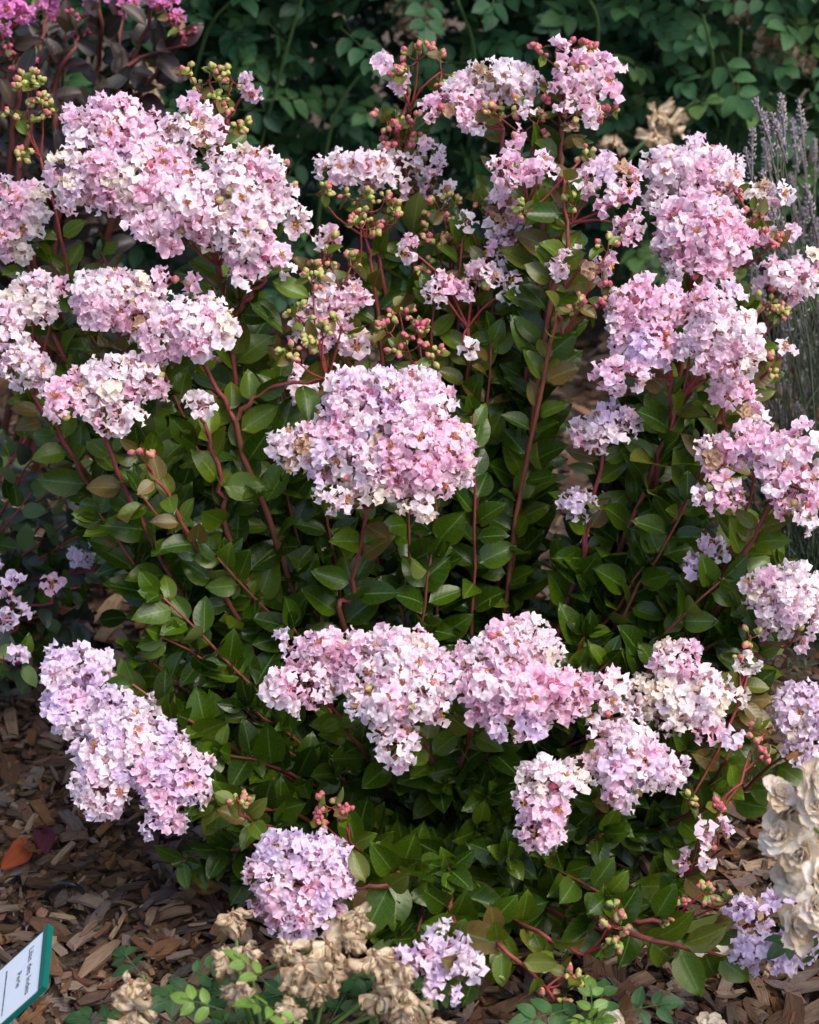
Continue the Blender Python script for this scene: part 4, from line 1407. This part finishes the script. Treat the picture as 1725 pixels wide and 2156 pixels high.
# ------------------------------------------------------------------ plant labels
def box_geo(x0, x1, y0, y1, z0, z1):
    v = [(x, y, z) for z in (z0, z1) for (x, y) in ((x0, y0), (x1, y0), (x1, y1), (x0, y1))]
    f = [(0, 2, 1), (0, 3, 2), (4, 5, 6), (4, 6, 7)]
    for i in range(4):
        j = (i + 1) % 4
        f += [(i, j, j + 4), (i, j + 4, i + 4)]
    return geo(v, f)


def text_mesh(body, size, align='CENTER'):
    c = bpy.data.curves.new('text', 'FONT')
    c.body = body
    c.size = size
    c.align_x = align
    t = bpy.data.objects.new('text', c)
    COL.objects.link(t)
    bpy.context.view_layer.update()
    me = bpy.data.meshes.new_from_object(t.evaluated_get(bpy.context.evaluated_depsgraph_get()))
    bpy.data.objects.remove(t, do_unlink=True)
    me.materials.clear()
    me.materials.append(M_INK)
    return me


def plant_label(corner, right, up, W, H, label, text=True):
    """corner = top right corner of the card face; local x = text direction, y = up, z = face normal"""
    right, up = unit(right), unit(up)
    up = unit(up - right * up.dot(right))
    nrm = np.cross(right, up)
    M = np.eye(4)
    M[:3, 0], M[:3, 1], M[:3, 2] = right, up, nrm
    foot = corner - right * W / 2 - up * H * 0.75
    root = thing('plant_label', (foot[0], foot[1], 0), label, 'plant label')
    off = np.array([-foot[0], -foot[1], 0])
    M[:3, 3] = corner + off
    hol = join([box_geo(-W - 0.003, 0.003, -H - 0.003, 0.009, -0.004, 0.0),
                box_geo(-W - 0.003, 0.003, 0.0005, 0.009, 0.0, 0.003),
                box_geo(-W - 0.003, -W, -H, 0.0005, 0.0, 0.0012), box_geo(0, 0.003, -H, 0.0005, 0.0, 0.0012)])
    link('holder', make_mesh('holder', hol, M_TEAL, False), root, M)
    cd = link('card', make_mesh('card', box_geo(-W + 0.0004, -0.0004, -H + 0.0006, 0.0, 0.0003, 0.0018), M_CARD, False), root, M)
    b = foot + off
    link('stake', make_mesh('stake', join([tube([(b[0], b[1], -0.05), (b[0], b[1], foot[2] - 0.012), tuple(b - nrm * 0.006)], 0.0035, 6)]), M_STAKE, True), root)
    if text:
        T = np.eye(4)
        for body, sz, y in (("Lilas des Indes", 0.0125, -0.024), ("Perle", 0.0115, -0.042)):
            T = np.eye(4)
            T[:3, 3] = (-W / 2, y, 0.0022)
            link('lettering', text_mesh(body, sz), cd, T)
        # a line of print too small to read
        gs = []
        x = -W * 0.86
        while x < -W * 0.12:
            w_ = U(0.0006, 0.0016)
            gs.append(geo([(x, -0.064, 0.0021), (x + w_, -0.064, 0.0021), (x + w_, -0.0615 + U(-0.0004, 0.0008), 0.0021), (x, -0.0615, 0.0021)], [(0, 1, 2), (0, 2, 3)]))
            x += w_ + U(0.0004, 0.0012)
        link('fine_print', make_mesh('fine_print', join(gs), M_INK, False), cd)
    return root


cr = P(84, 2085, 1.52)
plant_label(cr, (0.10, -1, 0.0), (1, 0.0, 1.0), 0.092, 0.085, 'white plant label in a green holder standing in the wood chips')
cr = P(1082, 800, 3.02)
plant_label(cr, (0.8, -0.5, -0.1), (-0.2, 0.5, 1.0), 0.075, 0.075, 'small pale plant label half hidden behind the red stems', False)

# ------------------------------------------------------------------ small things on the mulch
q = smooth([G(95, 1905, -0.01), G(102, 1878, 0.032), G(130, 1860, 0.055), G(165, 1868, 0.05), G(190, 1905, -0.01)], 18)
tb = link('drip_tube', make_mesh('drip_tube', tube(q, 0.0032, 8), M_TUBE))
tag(tb, 'thin black irrigation tube arching out of the wood chips', 'tube')
for (ox, oy, col_, sz, lab) in [(6, 1830, (0.42, 0.09, 0.03), 0.05, 'orange red fallen leaf lying on the wood chips'),
                                (70, 1790, (0.30, 0.15, 0.07), 0.05, 'tan brown fallen leaf curled on the wood chips'),
                                (100, 1800, (0.13, 0.03, 0.05), 0.04, 'dark maroon fallen leaf on the wood chips'),
                                (1580, 2003, (0.36, 0.22, 0.05), 0.04, 'yellow brown fallen leaf near the low flower heads'),
                                (1460, 2008, (0.78, 0.72, 0.62), 0.045, 'cream fallen rose petal on the wood chips under the crape myrtle'),
                                (465, 1870, (0.30, 0.16, 0.06), 0.04, 'curled ochre dry leaf beside the low crape myrtle leaves')]:
    g = petal_geo(0.7, 1.0, 0.12, 0.4, col_, tuple(np.array(col_) * 0.7))
    p = G(ox, oy, 0.036)
    fl = link('fallen_leaf' if 'petal' not in lab else 'fallen_petal', make_mesh('fallen_leaf', g, M_ROSEPETAL), None, frame(p, (N(1), N(1), 0.15), (N(0.2), -0.3, 1), sz))
    tag(fl, lab, 'leaf' if 'petal' not in lab else 'petal')

scene.render.resolution_x, scene.render.resolution_y = 819, 1024
